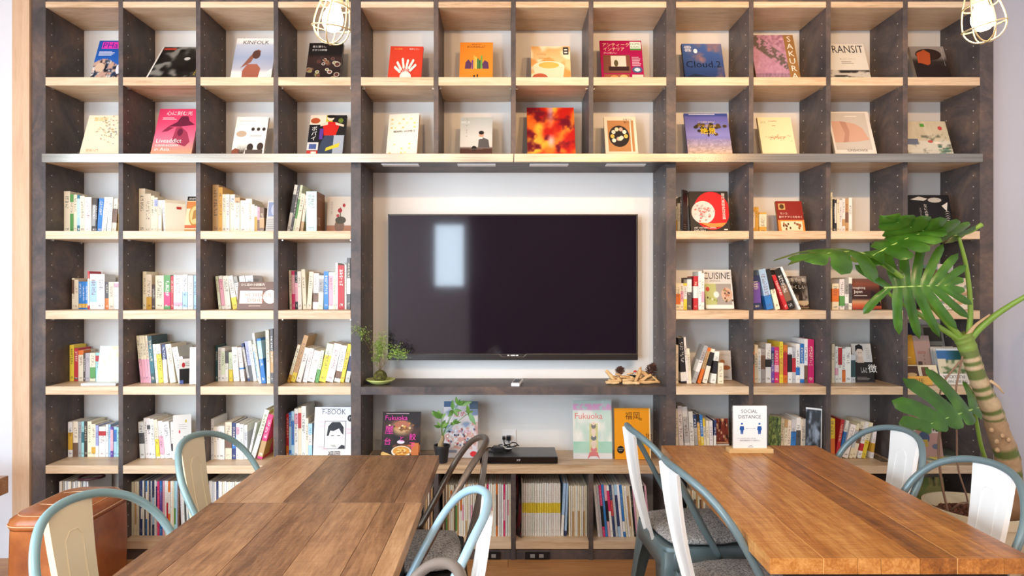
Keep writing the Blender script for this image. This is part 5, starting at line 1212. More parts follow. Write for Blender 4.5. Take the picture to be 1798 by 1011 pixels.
# disc player with its cables
yq = DF + .02
pl_ = tag(empty('disc_player', (0, 0, 0)), 'flat black disc player on the oak shelf under the television', 'disc player')
x0, x1 = PX(843, yq), PX(979, yq)
MB().box((x0, yq + .006, Z6_ + .004), (x1, yq + .2, Z6_ + .037), .002).build('case', plain('player_top', '#4c4a4b', .3, .5), pl_)
MB().box((x0 - .001, yq, Z6_ + .003), (x1 + .001, yq + .006, Z6_ + .036), .001).build('front_panel', plain('player_front', '#0e0d10', .12), pl_)
m = MB()
for k in (0.1, .9):
    for yy in (.03, .17): m.cyl((x0 + (x1 - x0) * k, yq + yy, Z6_ + .0003), (x0 + (x1 - x0) * k, yq + yy, Z6_ + .004), .012, n=12)
m.build('feet', 'black_plastic', pl_)
me = Art('#0e0d10'); me.items = []
co, tf = text_geo('XY')
m = bpy.data.meshes.new('panel_mark'); xm = (x0 + x1) / 2
m.from_pydata([(xm - .012 + x * .011, yq - .0006, Z6_ + .016 + y * .009) for x, y in co], [], tf)
link('panel_mark', m, pl_, 'white_plastic')
plain('cable_black', '#1a1a1b', .4); plain('cable_white', '#e8e6e2', .4)
cz = Z6_ + .04
for i in range(5):
    cx_, cy_ = PX(875 + i * 6, yq + .14), yq + .125
    pts = []
    for k in range(26):
        a_ = 2 * math.pi * k / 26
        pts.append((cx_ + (.06 - .006 * i) * math.cos(a_) + rk.gauss(0, .003), cy_ + .035 * math.sin(a_), cz + .004 + .006 * i + .005 * math.sin(3 * a_ + i)))
    lab = ['lowest black cable loop on the disc player', 'second black cable loop on the disc player', 'third black cable loop on the disc player', 'white cable loop coiled on the disc player', 'topmost black cable loop on the disc player'][i]
    tag(MB().tube(pts, .0032, 6, closed=True).build('cable', 'cable_white' if i == 3 else 'cable_black', None, True), lab, 'cable', 'cables coiled on the disc player')
po = MB().box((PX(866, yq + .1), yq + .07, cz + .002), (PX(884, yq + .1), yq + .12, cz + .028), .004).build('power_adapter', 'black_plastic')
tag(po, 'black power adapter lying among the cables', 'power adapter')
for k, (u, v) in enumerate(((884.5, 767), (893, 767))):
    p = P(u, v, DB)
    pg = tag(empty('power_plug', (p.x, DB - .006, p.z)), ['small black plug in the left socket of the wall outlet', 'big black plug in the right socket of the wall outlet'][k], 'plug')
    s_ = .008 if k == 0 else .012
    MB().box((-s_, -.03, -s_), (s_, 0, s_), .002).build('plug_body', 'black_plastic', pg)
    MB().tube(spline([(0, -.028, -.004), (0.004, -.045, -.03), (.01, -.07, -.055), (-.01, -.09, -.064)], 5), .003, 6).build('plug_cord', 'cable_black', pg, True)
MB().box((PX(885, DB), DB - .008, PZ(776, DB)), (PX(899, DB), DB - .006, PZ(761, DB)), .001).build('outlet_face', 'white_plastic', case.children[-1] if False else case)

# magazine in a clear bag and orange book
def bagm(U, V):
    c = mixc(C('#b8d0c0'), C('#e8e4d8'), (vnoise(U * 5, V * 4, 4, 3) - .35) * 3)
    c = np.where((V < .3)[..., None], mixc(C('#6cb890'), C('#b8d8c8'), vnoise(U * 3, V * 8, 8, 2)), c)
    c = np.where((V < .1)[..., None], C('#d8d4d0'), c)
    return np.where((V > .83)[..., None], mixc(C('#a8c0b4'), C('#d890b8'), (V < .93) * 1.0 * (vnoise(U * 20, V * 20, 4, 2) > .35)), c)
a = Art(fn=bagm, n=38).text('Fukuoka', .05, .68, .1, '#d83a30', maxw=.92).rect(.42, .05, .64, .6, '#c8c068')
for k in range(5): a.ell(.53, .16 + k * .1, .085 - .006 * k, .05, ['#c84a48', '#d8c0a8', '#2c3a40', '#e0c8b0', '#4a4038'][k], 12).ell(.53, .2 + k * .1, .045, .03, '#e4c8b0', 10)
a.poly([(.36, 0), (.42, .12), (.62, .12), (.68, 0), (.6, .05), (.45, .05)], '#c83c38')
b1 = place_face(5, 1007, 1075, 703, a, 'Fukuoka magazine in a shiny clear bag with stacked figures', 'magazine', yb=DF + .11, lean=7, T=.01, board='#d0d4cc', zs=Z6_)
t = NT('clear_film'); t.b.inputs['Base Color'].default_value = (1, 1, 1, 1); t.b.inputs['Roughness'].default_value = .08
t.b.inputs['Alpha'].default_value = .16; t.b.inputs['Specular IOR Level'].default_value = 1
nz = t.noise(t.coord((1, 1, 1)), 14, 3); t.bump(nz, .8, .02); MATS['clear_film'] = t.m
bm_ = b1.data.vertices; w_ = max(v.co.x for v in bm_); h_ = max(v.co.z for v in bm_)
MB().grid(lambda s, q: Vector(((s - .5) * 2.06 * w_, -.004 - .003 * mnoise.noise(Vector((s * 5, q * 6, 1))), q * (h_ + .008))), 14, 18).build('clear_bag', 'clear_film', b1, True)
a = Art('#e0921c').text('福岡', .3, .78, .15, '#3c2a18', maxw=.4).text('圏', .7, .76, .05, '#3c2a18').ell(.16, .19, .1, .075, '#231c18').text('CITY GUIDE', .16, .2, .016, '#f0e0c0', 'C').text('BOOK', .16, .165, .018, '#f0e0c0', 'C').text('地', .86, .4, .12, '#4a3420').ell(.78, .36, .09, .07, '#8a9a40', 12).ell(.7, .32, .07, .05, '#c85a30', 12).rect(.965, 0, 1, 1, '#eccf9a')
place_face(5, 1080, 1143, 717.5, a, 'orange guide book lettered with black characters, right of the bagged magazine', 'book', yb=DF + .1, lean=5, T=.02, board='#d08a20', zs=Z6_)
# FREE sign
yf = DF + .03
a = Art('#dba24a').text('FREE', .28, .3, .42, '#4a3a1e', maxw=.4)
fs_ = face_book('free_sign', 'small yellow wooden sign lettered FREE', 'sign', a, PX(1440 + 742 / 3.746, yf) - PX(1440 + 566 / 3.746, yf), .045, .012, ((PX(1440 + 742 / 3.746, yf) + PX(1440 + 566 / 3.746, yf)) / 2, yf, floorz(4) + .003), math.radians(10), board='#d49a44')
# rolled dark magazine in the seventh bottom cell, leaflets lying in the lower right cell, green poster
yv = DF + .05
a = Art(fn=spots(vgrad((0, '#5a5654'), (1, '#33302f')), ['#8a7a78', '#1c1a1a', '#a04048'], 6, 3, .55), n=24)
place_face(6, 640 + 868 / 3.269, 640 + 900 / 3.269, 780 + 185 / 3.269, a, 'dark photo magazine squeezed in left of the yellow-banded magazines', 'magazine', yb=DF + .06, lean=0, yaw=-58, T=.005, board='#4a4644')
for k in range(4):
    yl = DF + .12 + .01 * k
    a_ = [.1, -.15, .3, -.05][k]; c_ = ['#d8d4c0', '#8a9480', '#e0cf6a', '#5a6458'][k]
    o = MB().box((-.1, -.075, 0), (.1, .075, .006), .0005).build('leaflet', 'cover_board')
    o.color = L4(c_); o.location = (2.318 + .006 * k, yl + .02, floorz(5) + .0005 + .0068 * k); o.rotation_euler = (0, 0, a_)
    tag(o, ['pale leaflet lying lowest on the lower right shelf', 'grey-green leaflet lying second in the pile', 'yellow leaflet lying third in the pile', 'dark green leaflet on top of the pile'][k], 'leaflet', 'leaflets lying under the monstera')
a = Art(fn=spots(vgrad((0, '#1c241c'), (.5, '#4a5a30'), (1, '#a89a58')), ['#20281c', '#6a7a40'], 6, 9, .5), n=24)
place_face(6, 1612, 1668, 838, a, 'dark green landscape magazine on the bottom shelf behind the plant pot', 'magazine', yb=DF + .06, lean=10, T=.008, board='#4c5438')
# black cable coil on the magazines behind the ottoman
pts = [(PX(168, 3.4) + .06 * math.cos(a_) , 3.37 + .05 * math.sin(a_), fz(846) - .002 * math.sin(2 * a_)) for a_ in np.linspace(0, 2 * math.pi, 28)[:-1]]
tag(MB().tube(pts, .006, 7, closed=True).build('cord_loop', plain('cord_maroon', '#4a2026', .5), None, True), 'dark maroon cord loop on the magazines behind the leather ottoman', 'cord')
# clear bookend in the eleventh column
o = tag(MB().box((PX(1440 + 396 / 3.746, DF + .08), DF + .07, floorz(5) + .0004), (PX(1440 + 446 / 3.746, DF + .08), DF + .073, floorz(5) + .1)).box((PX(1440 + 396 / 3.746, DF + .08), DF + .073, floorz(5) + .0004), (PX(1440 + 446 / 3.746, DF + .08), DF + .2, floorz(5) + .003)).build('bookend', 'acrylic'), 'clear acrylic bookend beside the leaning books', 'bookend')
# ------------------------------------------------------------------ tables
TB = .72
T1 = [(.27, '#6a3c1c'), (.42, '#985c2a'), (.53, '#b67436'), (.7, '#d69c58')]
wood('table_wood_right', T1, (16, 1.6, 16), rough=.3, bump=.2, perobj=.2, saw=.34)
T2 = [(.25, '#66432a'), (.42, '#946a48'), (.55, '#b1845c'), (.75, '#d2a980')]
wood('table_wood_left', T2, (14, 1.8, 14), rough=.34, bump=.2, perobj=.34, saw=.14)
plain('seam_light', '#e0b070', .5)
def table(name, label, x0, x1, y0, y1, seams, mat, th=.041, leglabel=None, light=()):
    o = tag(empty(name, ((x0 + x1) / 2, (y0 + y1) / 2, 0)), label, 'table')
    off = Vector(o.location)
    def B(a, b, bev=.0012): return MB().box(Vector(a) - off, Vector(b) - off, bev)
    xs = [x0] + seams + [x1]
    for k, (a, b) in enumerate(zip(xs, xs[1:])):
        g0 = .0006 + (.0012 if a in light else 0); g1 = .0006
        B((a + g0, y0, TB - th), (b - g1, y1, TB - rnd.uniform(0, .0006)), .0012).build('plank', mat, o)
    m = MB()
    for a in light: m.box(Vector((a - .0005, y0 + .001, TB - th)) - off, Vector((a + .0018, y1 - .001, TB - .0008)) - off)
    if light: m.build('seam_fillet', 'seam_light', o)
    for x_ in (x0 + .06, x1 - .1):
        for y_ in (y0 + .01, y1 - .045):
            B((x_, y_, .0), (x_ + .04, y_ + .04, TB - th), .002).build('leg', 'black_metal', o)
    m = MB()
    for y_ in (y0 + .01, y1 - .045): m.box(Vector((x0 + .1, y_, TB - th - .03)) - off, Vector((x1 - .1, y_ + .04, TB - th)) - off)
    m.box(Vector((x0 + .06, y0 + .05, TB - th - .03)) - off, Vector((x0 + .1, y1 - .045, TB - th)) - off).box(Vector((x1 - .1, y0 + .05, TB - th - .03)) - off, Vector((x1 - .06, y1 - .045, TB - th)) - off)
    m.build('under_frame', 'black_metal', o)
    return o
table('wooden_table', 'warm brown plank table on the right carrying the social distance sign', .675, 1.352, 1.626, 2.77, [.812, .9, .96, 1.06, 1.155, 1.275], 'table_wood_right', light=(.812, 1.155))
table('wooden_table', 'short brown plank table on the left nearest the bookcase', -.945, -.276, 2.046, 2.612, [-.86, -.72, -.56, -.36], 'table_wood_left', light=())
table('wooden_table', 'long brown plank table on the left nearest the camera', -.95, -.272, .9, 2.042, [-.84, -.7, -.54, -.4, -.325], 'table_wood_left')

# social distance sign
yz = 2.66
sg = tag(empty('table_sign', (PX(1316, yz), yz, TB)), 'clear stand sign lettered SOCIAL DISTANCE on the right table', 'sign')
wood('sign_base_wood', [(.2, '#d8a868'), (.6, '#ecc48a'), (.9, '#f4d8a8')], (3, 20, 20), rough=.5)
MB().box((-.092, -.022, 0), (.092, .022, .018), .002).build('base', 'sign_base_wood', sg)
W_, H_ = 59 * yz / F, 74 * yz / F
MB().box((-W_ / 2 - .003, -.004, .014), (W_ / 2 + .003, -.0026, .018 + H_ + .003)).box((-W_ / 2 - .003, .0016, .014), (W_ / 2 + .003, .003, .018 + H_ + .003)).build('acrylic_sleeve', 'acrylic', sg)
a = Art('#f2eee8').text('SOCIAL', .24, .83, .08, '#3a4250', maxw=.5).text('DISTANCE', .16, .7, .08, '#3a4250', maxw=.68)
for cx_ in (.26, .78):
    a.ell(cx_, .575, .03, .024, '#2a5a9c', 12).poly([(cx_ - .055, .52), (cx_ + .055, .52), (cx_ + .07, .43), (cx_ + .045, .43), (cx_ + .038, .34), (cx_ + .035, .33), (cx_ + .005, .33), (cx_, .42), (cx_ - .005, .33), (cx_ - .035, .33), (cx_ - .038, .34), (cx_ - .045, .43), (cx_ - .07, .43)], '#2a5a9c')
a.rect(.38, .46, .66, .465, '#8a94a4').poly([(.38, .4625), (.42, .475), (.42, .45)], '#8a94a4').poly([(.66, .4625), (.62, .475), (.62, .45)], '#8a94a4')
a.text('ソーシャルディスタンスのため', .12, .215, .03, '#5a5f68', maxw=.78).text('座席の間隔をあけてご利用下さい', .2, .165, .03, '#5a5f68', maxw=.6).rect(.47, .05, .57, .057, '#3a4250').rect(.43, .025, .6, .034, '#5a6270')
p = MB().box((-W_ / 2, -.0018, .018), (W_ / 2, .0008, .018 + H_)).build('paper_sheet', 'paper', sg)
q = link('printed_face', a.mesh(W_, H_), p); q.location = (0, -.0049, .018)
# the print sits on the sheet behind a clear sleeve: drawn flush on the sleeve front
# ------------------------------------------------------------------ chairs
def paint(name, c, chip='#3a3430', rough=.32, metal=.15, amt=.68):
    t = NT(name)
    v = t.coord(); n1 = t.noise(v, 34, 4, .6); n2 = t.noise(v, 6, 2)
    f = t.math('GREATER_THAN', t.math('ADD', n1, t.math('MULTIPLY', n2, .12)), amt + .1)
    t.ln(t.mix(f, L4(c), L4(chip)), t.b.inputs['Base Color'])
    t.b.inputs['Roughness'].default_value = rough; t.b.inputs['Metallic'].default_value = metal
    MATS[name] = t.m
paint('paint_blue', '#a9cbdb'); paint('paint_pool', '#86a6aa'); paint('paint_grey', '#6d8083'); paint('paint_teal', '#839e9f'); paint('steel_brown', '#7a6c60', metal=.7, rough=.3, amt=.8); paint('paint_taupe', '#8e8176', metal=.4)
plain('splat_white', '#f0eee9', .35); plain('splat_cream', '#f0e0bc', .35)
t = NT('wool'); v = t.coord(); n1 = t.noise(v, 150, 3, .7); n2 = t.noise(v, 30, 2)
t.ln(t.ramp(n1, [(.3, '#4c4a4c'), (.42, '#a09c9c'), (.52, '#d0cac2'), (.7, '#f2ede4')]), t.b.inputs['Base Color']); t.b.inputs['Roughness'].default_value = 1; t.bump(n1, 1, .012); MATS['wool'] = t.m

ARCH = [(0, .218, .455), (-.055, .232, .55), (-.108, .235, .65), (-.16, .222, .742), (-.207, .172, .81), (-.247, .095, .847), (-.263, 0, .857)]
def chair(label, top, ang, tube, splat, cushion=True, seatcol=None):
    """top: world (x, y) of the middle of the back arch, ang: facing direction in degrees"""
    a = math.radians(ang)
    ox, oy = top[0] + .263 * math.cos(a), top[1] + .263 * math.sin(a)
    c = tag(empty('metal_chair', (ox, oy, 0), a), label, 'chair', 'metal chairs at the tables')
    seatcol = seatcol or tube
    pts = spline(ARCH + [(x, -y, z) for x, y, z in ARCH[-2::-1]], 5)
    MB().tube(pts, .0115, 10).build('back_arch', tube, c, True)
    # splat: flat plate with folded long edges
    m = MB()
    rows = []
    for k in range(9):
        s = k / 8; x = -.178 - .08 * s - .012 * math.sin(math.pi * s); z = .44 + .412 * s; hw = .055 + .025 * s
        zt = z - (.004 if k == 8 else 0)
        rows.append([m.bm.verts.new(q) for q in ((x - .012, -hw, zt - .004), (x, -hw + .004, zt), (x, hw - .004, zt), (x - .012, hw, zt - .004))])
    for A, B in zip(rows, rows[1:]):
        for j in range(3): m.bm.faces.new((A[j], A[j + 1], B[j + 1], B[j]))
    me = m.build('back_splat', splat, c, False)
    md = me.modifiers.new('thickness', 'SOLIDIFY'); md.thickness = .0025; md.offset = 0
    # raised moulding on the splat
    m = MB()
    lo = [(-.0, -.024), (.0, .024)]
    def sx(s): return -.178 - .08 * s - .012 * math.sin(math.pi * s) + .002
    loop = [(sx(s), -.03, .44 + .412 * s) for s in np.linspace(.05, .78, 8)] + [(sx(.83), -.014, .44 + .412 * .83), (sx(.83), .014, .44 + .412 * .83)] + [(sx(s), .03, .44 + .412 * s) for s in np.linspace(.78, .05, 8)]
    m.tube(loop, .0013, 6)
    m.build('splat_moulding', splat, me, True)
    # seat pan with skirt
    m = MB()
    def ring(hx_, hy_, z, rad, n=5):
        out = []
        for cx_, cy_, a0 in ((1, 1, 0), (-1, 1, 90), (-1, -1, 180), (1, -1, 270)):
            for k in range(n):
                aa = math.radians(a0 + 90 * k / (n - 1))
                out.append(m.bm.verts.new((cx_ * (hx_ - rad) + rad * math.cos(aa), cy_ * (hy_ - rad) + rad * math.sin(aa), z)))
        return out
    R = [ring(.15, .15, .446, .05), ring(.168, .172, .452, .06), ring(.178, .182, .45, .062), ring(.184, .188, .435, .062), ring(.19, .194, .375, .062)]
    m.bm.faces.new(R[0])
    for A, B in zip(R, R[1:]):
        n = len(A)
        for k in range(n): m.bm.faces.new((A[k], A[(k + 1) % n], B[(k + 1) % n], B[k]))
    me = m.build('seat', seatcol, c, True, angle=45)
    md = me.modifiers.new('thickness', 'SOLIDIFY'); md.thickness = .0022; md.offset = -1
    # four tapering folded legs
    for sx_ in (1, -1):
        for sy_ in (1, -1):
            m = MB(); rows = []
            for k in range(7):
                s = k / 6; z = .44 * (1 - s); w = .062 * (1 - s) ** .8 + .026
                flare = .055 * max(0, 1 - s * 3.2) ** 1.6
                px_, py_ = sx_ * (.172 + .045 * s), sy_ * (.176 + .045 * s)
                w2 = w + flare
                rows.append([m.bm.verts.new(q) for q in ((px_ - sx_ * w2, py_ + sy_ * .004, z), (px_ - sx_ * .012, py_ + sy_ * .006, z), (px_ + sx_ * .002, py_ + sy_ * .002, z), (px_ + sx_ * .006, py_ - sy_ * .012, z), (px_ + sx_ * .004, py_ - sy_ * w2, z))])
            for A, B in zip(rows, rows[1:]):
                for j in range(4): m.bm.faces.new((A[j], A[j + 1], B[j + 1], B[j]))
            lg = m.build('leg', seatcol, c, True, angle=50)
            md = lg.modifiers.new('thickness', 'SOLIDIFY'); md.thickness = .0022; md.offset = 0
    if cushion:
        m = MB(); rows = []
        prof = [(0.0, .031), (.05, .0315), (.1, .031), (.14, .029), (.16, .025), (.171, .017), (.172, .009), (.165, .003), (.1, .0), (0, 0)]
        nA = 40
        for rd, z in prof:
            row = []
            for k in range(nA):
                aa = 2 * math.pi * k / nA
                sq = 1 / max(abs(math.cos(aa)), abs(math.sin(aa))) ** .55
                p_ = Vector((rd * sq * math.cos(aa), rd * sq * math.sin(aa), .4525 + z))
                j = mnoise.noise(p_ * 90 + Vector((ox * 9, oy * 9, 0))) * .0035 if z > .002 else 0
                row.append(m.bm.verts.new(p_ + Vector((0, 0, j))))
            rows.append(row)
        for A, B in zip(rows, rows[1:]):
            for k in range(nA): m.bm.faces.new((A[k], A[(k + 1) % nA], B[(k + 1) % nA], B[k]))
        bmesh.ops.remove_doubles(m.bm, verts=m.bm.verts, dist=.0005)
        cu = tag(m.build('seat_cushion', 'wool', None, True), 'grey wool seat pad on the ' + label.replace(' metal', '').replace(' with white splat', '').replace(' with cream splat', '').replace(' with slim splat', '').replace(' with only its arch showing', ''), 'cushion', 'wool seat pads')
        cu.location = (ox, oy, .0015); cu.rotation_euler = (0, 0, a)
    return c
chair('light blue metal chair with cream splat in the lower left corner', (-1.143, 1.657), -4, 'paint_pool', 'splat_cream')
chair('teal metal chair with cream splat at the far left of the left table', (-1.17, 2.357), -4, 'paint_teal', 'splat_cream')
chair('brown bare-steel chair with slim splat between left table and disc player', (-.072, 2.3), 183, 'steel_brown', 'steel_brown', seatcol='black_metal')
chair('sky blue metal chair with white splat right of the left table', (-.05, 1.69), 188, 'paint_blue', 'splat_white')
chair('taupe metal chair with only its arch showing at the bottom edge', (-.085, 1.215), 190, 'paint_taupe', 'splat_white')
chair('grey metal chair with white splat at the far left of the right table', (.484, 2.5), 4, 'paint_grey', 'splat_white')
chair('grey metal chair with white splat at the near left of the right table', (.513, 2.0), 5, 'paint_grey', 'splat_white')
chair('grey metal chair with white splat at the far right of the right table', (1.545, 2.46), 183, 'paint_grey', 'splat_white')
chair('grey metal chair with white splat at the near right, before the plant pot', (1.535, 2.0), 183, 'paint_grey', 'splat_white')

# ------------------------------------------------------------------ leather ottoman and the bench behind it
t = NT('leather'); v = t.coord(); n1 = t.noise(v, 5, 4, .6); n2 = t.noise(v, 120, 2)
t.ln(t.ramp(n1, [(.3, '#7a3d1c'), (.5, '#9a552a'), (.7, '#b56c38')]), t.b.inputs['Base Color']); t.b.inputs['Roughness'].default_value = .3; t.bump(n2, .15, .002); MATS['leather'] = t.m
plain('stitch', '#e0b48c', .6)
ot = tag(empty('leather_ottoman', (-1.985, 2.9, 0), math.radians(0)), 'brown leather ottoman with stitched top beside the left tables', 'ottoman')
def rrect(hx_, hy_, rad, n=7):
    out = []
    for cx_, cy_, a0 in ((1, 1, 0), (-1, 1, 90), (-1, -1, 180), (1, -1, 270)):
        for k in range(n):
            aa = math.radians(a0 + 90 * k / (n - 1)); out.append((cx_ * (hx_ - rad) + rad * math.cos(aa), cy_ * (hy_ - rad) + rad * math.sin(aa)))
    return out
def loft(m, rings):
    V = [[m.bm.verts.new((x, y, z)) for x, y in r] for r, z in rings]
    for A, B in zip(V, V[1:]):
        n = len(A)
        for k in range(n): m.bm.faces.new((A[k], A[(k + 1) % n], B[(k + 1) % n], B[k]))
    m.bm.faces.new(V[0][::-1]); m.bm.faces.new(V[-1])
OW, OD = .15, .215
m = MB(); loft(m, [(rrect(OW - .012, OD - .012, .06), .0), (rrect(OW, OD, .065), .06), (rrect(OW + .003, OD + .003, .065), .2), (rrect(OW, OD, .065), .375)])
m.build('body', 'leather', ot, True, angle=50)
m = MB(); loft(m, [(rrect(OW + .001, OD + .001, .07), .377), (rrect(OW + .008, OD + .008, .075), .392), (rrect(OW + .004, OD + .004, .078), .415), (rrect(OW - .02, OD - .02, .075), .436), (rrect(OW - .06, OD - .06, .05), .446), (rrect(.03, .05, .02), .449)])
m.build('top_cushion', 'leather', ot, True)
m = MB().tube([(x, y, .397) for x, y in rrect(OW + .0085, OD + .0085, .0755)], .0022, 5, closed=True)
m.tube([(x, y, .4345) for x, y in rrect(OW - .018, OD - .018, .075)], .0016, 5, closed=True)
for s in (-1, 1): m.tube([(x, s * .07 + .02 * s * math.cos(x * 14), .4485 - .35 * x * x) for x in np.linspace(-.09, .09, 10)], .0015, 5)
m.build('stitching', 'stitch', ot, True)
wood('bench_wood', T2, (3, 12, 12), rough=.4)
bn = tag(empty('wooden_bench', (-2.65, 2.85, 0)), 'end of a wooden bench at the left edge, beside the ottoman', 'bench')
MB().box((-.4, -.1, .455), (PX(15, 2.95) + 2.65, .1, .535), .004).build('seat_board', 'bench_wood', bn)
for x_ in (-.36, .26): MB().box((x_, -.08, 0), (x_ + .05, .08, .455), .003).build('leg', 'bench_wood', bn)

# ------------------------------------------------------------------ pendant lamps in wire cages
t = NT('bulb_glow'); t.b.inputs['Emission Color'].default_value = (1, .82, .55, 1); t.b.inputs['Emission Strength'].default_value = 26; t.b.inputs['Base Color'].default_value = (1, .9, .75, 1); MATS['bulb_glow'] = t.m
plain('wire_brass', '#d8c49a', .35, .7); plain('lamp_socket', '#e6d3b4', .4); plain('cord_black', '#1c1a19', .6)
def pendant(u, v, y, label, tilt):
    c = P(u, v, y)
    o = tag(empty('pendant_lamp', c, rot=tilt), label, 'lamp', 'caged pendant lamps')
    R = .052
    MB().lathe([(0, -.033), (.015, -.031), (.027, -.018), (.031, 0), (.029, .015), (.02, .033), (.014, .048), (.013, .06), (0, .06)], 24).build('bulb', 'bulb_glow', o, True)
    MB().lathe([(0, .05), (.017, .05), (.02, .056), (.02, .1), (.016, .115), (.006, .12), (0, .12)], 20).build('socket', 'lamp_socket', o, True, angle=40)
    m = MB()
    def rg(r, z, tl=(0, 0)): return [(r * math.cos(a), r * math.sin(a), z + tl[0] * r * math.cos(a) + tl[1] * r * math.sin(a)) for a in np.linspace(0, 2 * math.pi, 33)[:-1]]
    m.tube(rg(.044, .042), .0026, 7, closed=True).tube(rg(.056, -.022, (.12, .1)), .0026, 7, closed=True)
    for k in range(3):
        a = math.pi * k / 3 + .3
        pr = [(.024, .1), (.044, .045), (.053, -.005), (.05, -.038), (.03, -.062), (0, -.068)]
        side = [(r * math.cos(a), r * math.sin(a), z) for r, z in pr] + [(-r * math.cos(a), -r * math.sin(a), z) for r, z in pr[-2::-1]]
        m.tube(spline(side, 4), .0024, 6)
    m.build('wire_cage', 'wire_brass', o, True)
    top = Matrix.Rotation(0, 4, 'Z')
    me = MB().tube(spline([(0, 0, .115), (0, 0, .2), Vector((0, 0, .4)), Vector((0, 0, .6))], 4), .0035, 7).build('cord', 'cord_black', o, True)
    # the cord runs on to a rose on the ceiling
    mw = Matrix.LocRotScale(c, Euler(tilt), None); p0 = mw @ Vector((0, 0, .6)); 
    MB().cyl(mw.inverted() @ Vector((p0.x, p0.y, CEIL - .001)), mw.inverted() @ Vector((p0.x, p0.y, CEIL - .03)), .045, .03, n=20).build('ceiling_rose', 'lamp_socket', o, True, angle=40)
    MB().tube([Vector((0, 0, .59)), mw.inverted() @ Vector((p0.x, p0.y, CEIL - .03))], .0035, 7).build('cord', 'cord_black', o, True)
    l = lamp('pendant_light', 'POINT', c + Vector((0, 0, -.0)), 9, (1, .74, .45), shadow_soft_size=.036)
    return o
pendant(584, 36, 1.9, 'glowing bulb in a brass wire cage, the left of two', (math.radians(6), math.radians(10), .3))
pendant(1726, 34, 1.9, 'glowing bulb in a brass wire cage at the upper right', (math.radians(-4), math.radians(-8), .1))
# ------------------------------------------------------------------ monstera in its pot
yp = 3.0
po = P(1712, 925, yp)
mo = tag(empty('monstera_plant', (po.x, po.y, 0)), 'tall monstera with split leaves and ringed trunk right of the bookcase', 'plant')
pot = tag(empty('plant_pot', (po.x, po.y, 0)), 'round cream pot holding the tall monstera', 'plant pot')
plain('pot_cream', '#d8c6a4', .5)
MB().lathe([(0, .001), (.15, .001), (.165, .06), (.195, .3), (.2, .33), (.212, .335), (.214, .375), (.2, .378), (.192, .34), (.18, .31), (0, .31)], 36).build('pot_body', 'pot_cream', pot, True, angle=40)
t = NT('bark_chips'); v = t.coord(); n1 = t.noise(v, 70, 4); t.ln(t.ramp(n1, [(.3, '#3a2218'), (.55, '#7a4a34'), (.75, '#a87458')]), t.b.inputs['Base Color']); t.b.inputs['Roughness'].default_value = .95; t.bump(n1, 1, .02); MATS['bark_chips'] = t.m
m = MB()
for k in range(500):
    a_, r_ = rk.uniform(0, 6.28), .182 * math.sqrt(rk.random())
    m.box((r_ * math.cos(a_) - .012, r_ * math.sin(a_) - .005, .312), (r_ * math.cos(a_) + .012, r_ * math.sin(a_) + .005, .319 + rk.uniform(0, .012)), 0, (rk.uniform(-.5, .5), rk.uniform(-.5, .5), rk.uniform(0, 3)))
m.build('bark_mulch', 'bark_chips', pot)['kind'] = 'stuff'
off = Vector((po.x, po.y, 0))
def Q(u, v, y): return P(u, v, y) - off
# trunk with ring scars
t = NT('monstera_trunk'); tc = t.coord()
at = t.n('ShaderNodeVertexColor'); at.layer_name = 'bark'
n1 = t.noise(tc, 60, 4); 
t.ln(t.mix(t.math('MULTIPLY', n1, .55), at.outputs[0], L4('#7a5a40')), t.b.inputs['Base Color']); t.b.inputs['Roughness'].default_value = .65; t.bump(n1, .5, .004); MATS['monstera_trunk'] = t.m
path = spline([Q(1775, 930, 3.0), Q(1768, 880, 3.0), Q(1772, 840, 2.99), Q(1768, 800, 2.97), Q(1752, 755, 2.95), Q(1742, 720, 2.93), Q(1728, 690, 2.92), Q(1716, 660, 2.91), Q(1706, 630, 2.9), Q(1697, 605, 2.9), Q(1688, 588, 2.9)], 9)
path[0].z = .3
nP = len(path); rads = []
cols_ = []
for k in range(nP):
    s = k / (nP - 1)
    base = .050 - .014 * s + .004 * math.sin(s * 7)
    ringp = (s * 15 + .25 * math.sin(s * 40)) % 1
    rads.append(base * (1 + .06 * (ringp < .25)) )
    if s > .86: c_ = '#7ca03c'
    elif s > .46: c_ = '#d8bc94' if ringp < .5 else '#5e7a34'
    elif s > .2: c_ = '#c8a47c' if not .30 < s < .335 and not .22 < s < .25 else '#5e7a34'
    else: c_ = '#a87c56'
    cols_.append(lin(hx(c_)))
m = MB().tube(path, rads, 14)
tr = m.build('trunk', 'monstera_trunk', mo, True)
at = tr.data.color_attributes.new('bark', 'FLOAT_COLOR', 'POINT')
arr = np.ones((len(tr.data.vertices), 4))
for i in range(len(arr)):
    k = min(i // 14, nP - 1)
    # rings wobble around the trunk
    kk = min(max(k + (1 if (i % 14) in (3, 4, 5, 6) else 0), 0), nP - 1)
    arr[i, :3] = cols_[kk]
at.data.foreach_set('color', arr.ravel())
# leaf scars on the lower trunk
m = MB()
for (u, v) in ((1741, 755), (1750, 775), (1751, 790), (1771, 772), (1760, 765)):
    c_ = Q(u, v, 2.9); m.sphere(c_, .014, (.9, .6, 1), 1)
m.build('leaf_scars', plain('scar_tan', '#c4a078', .7), mo, True)['kind'] = 'stuff'

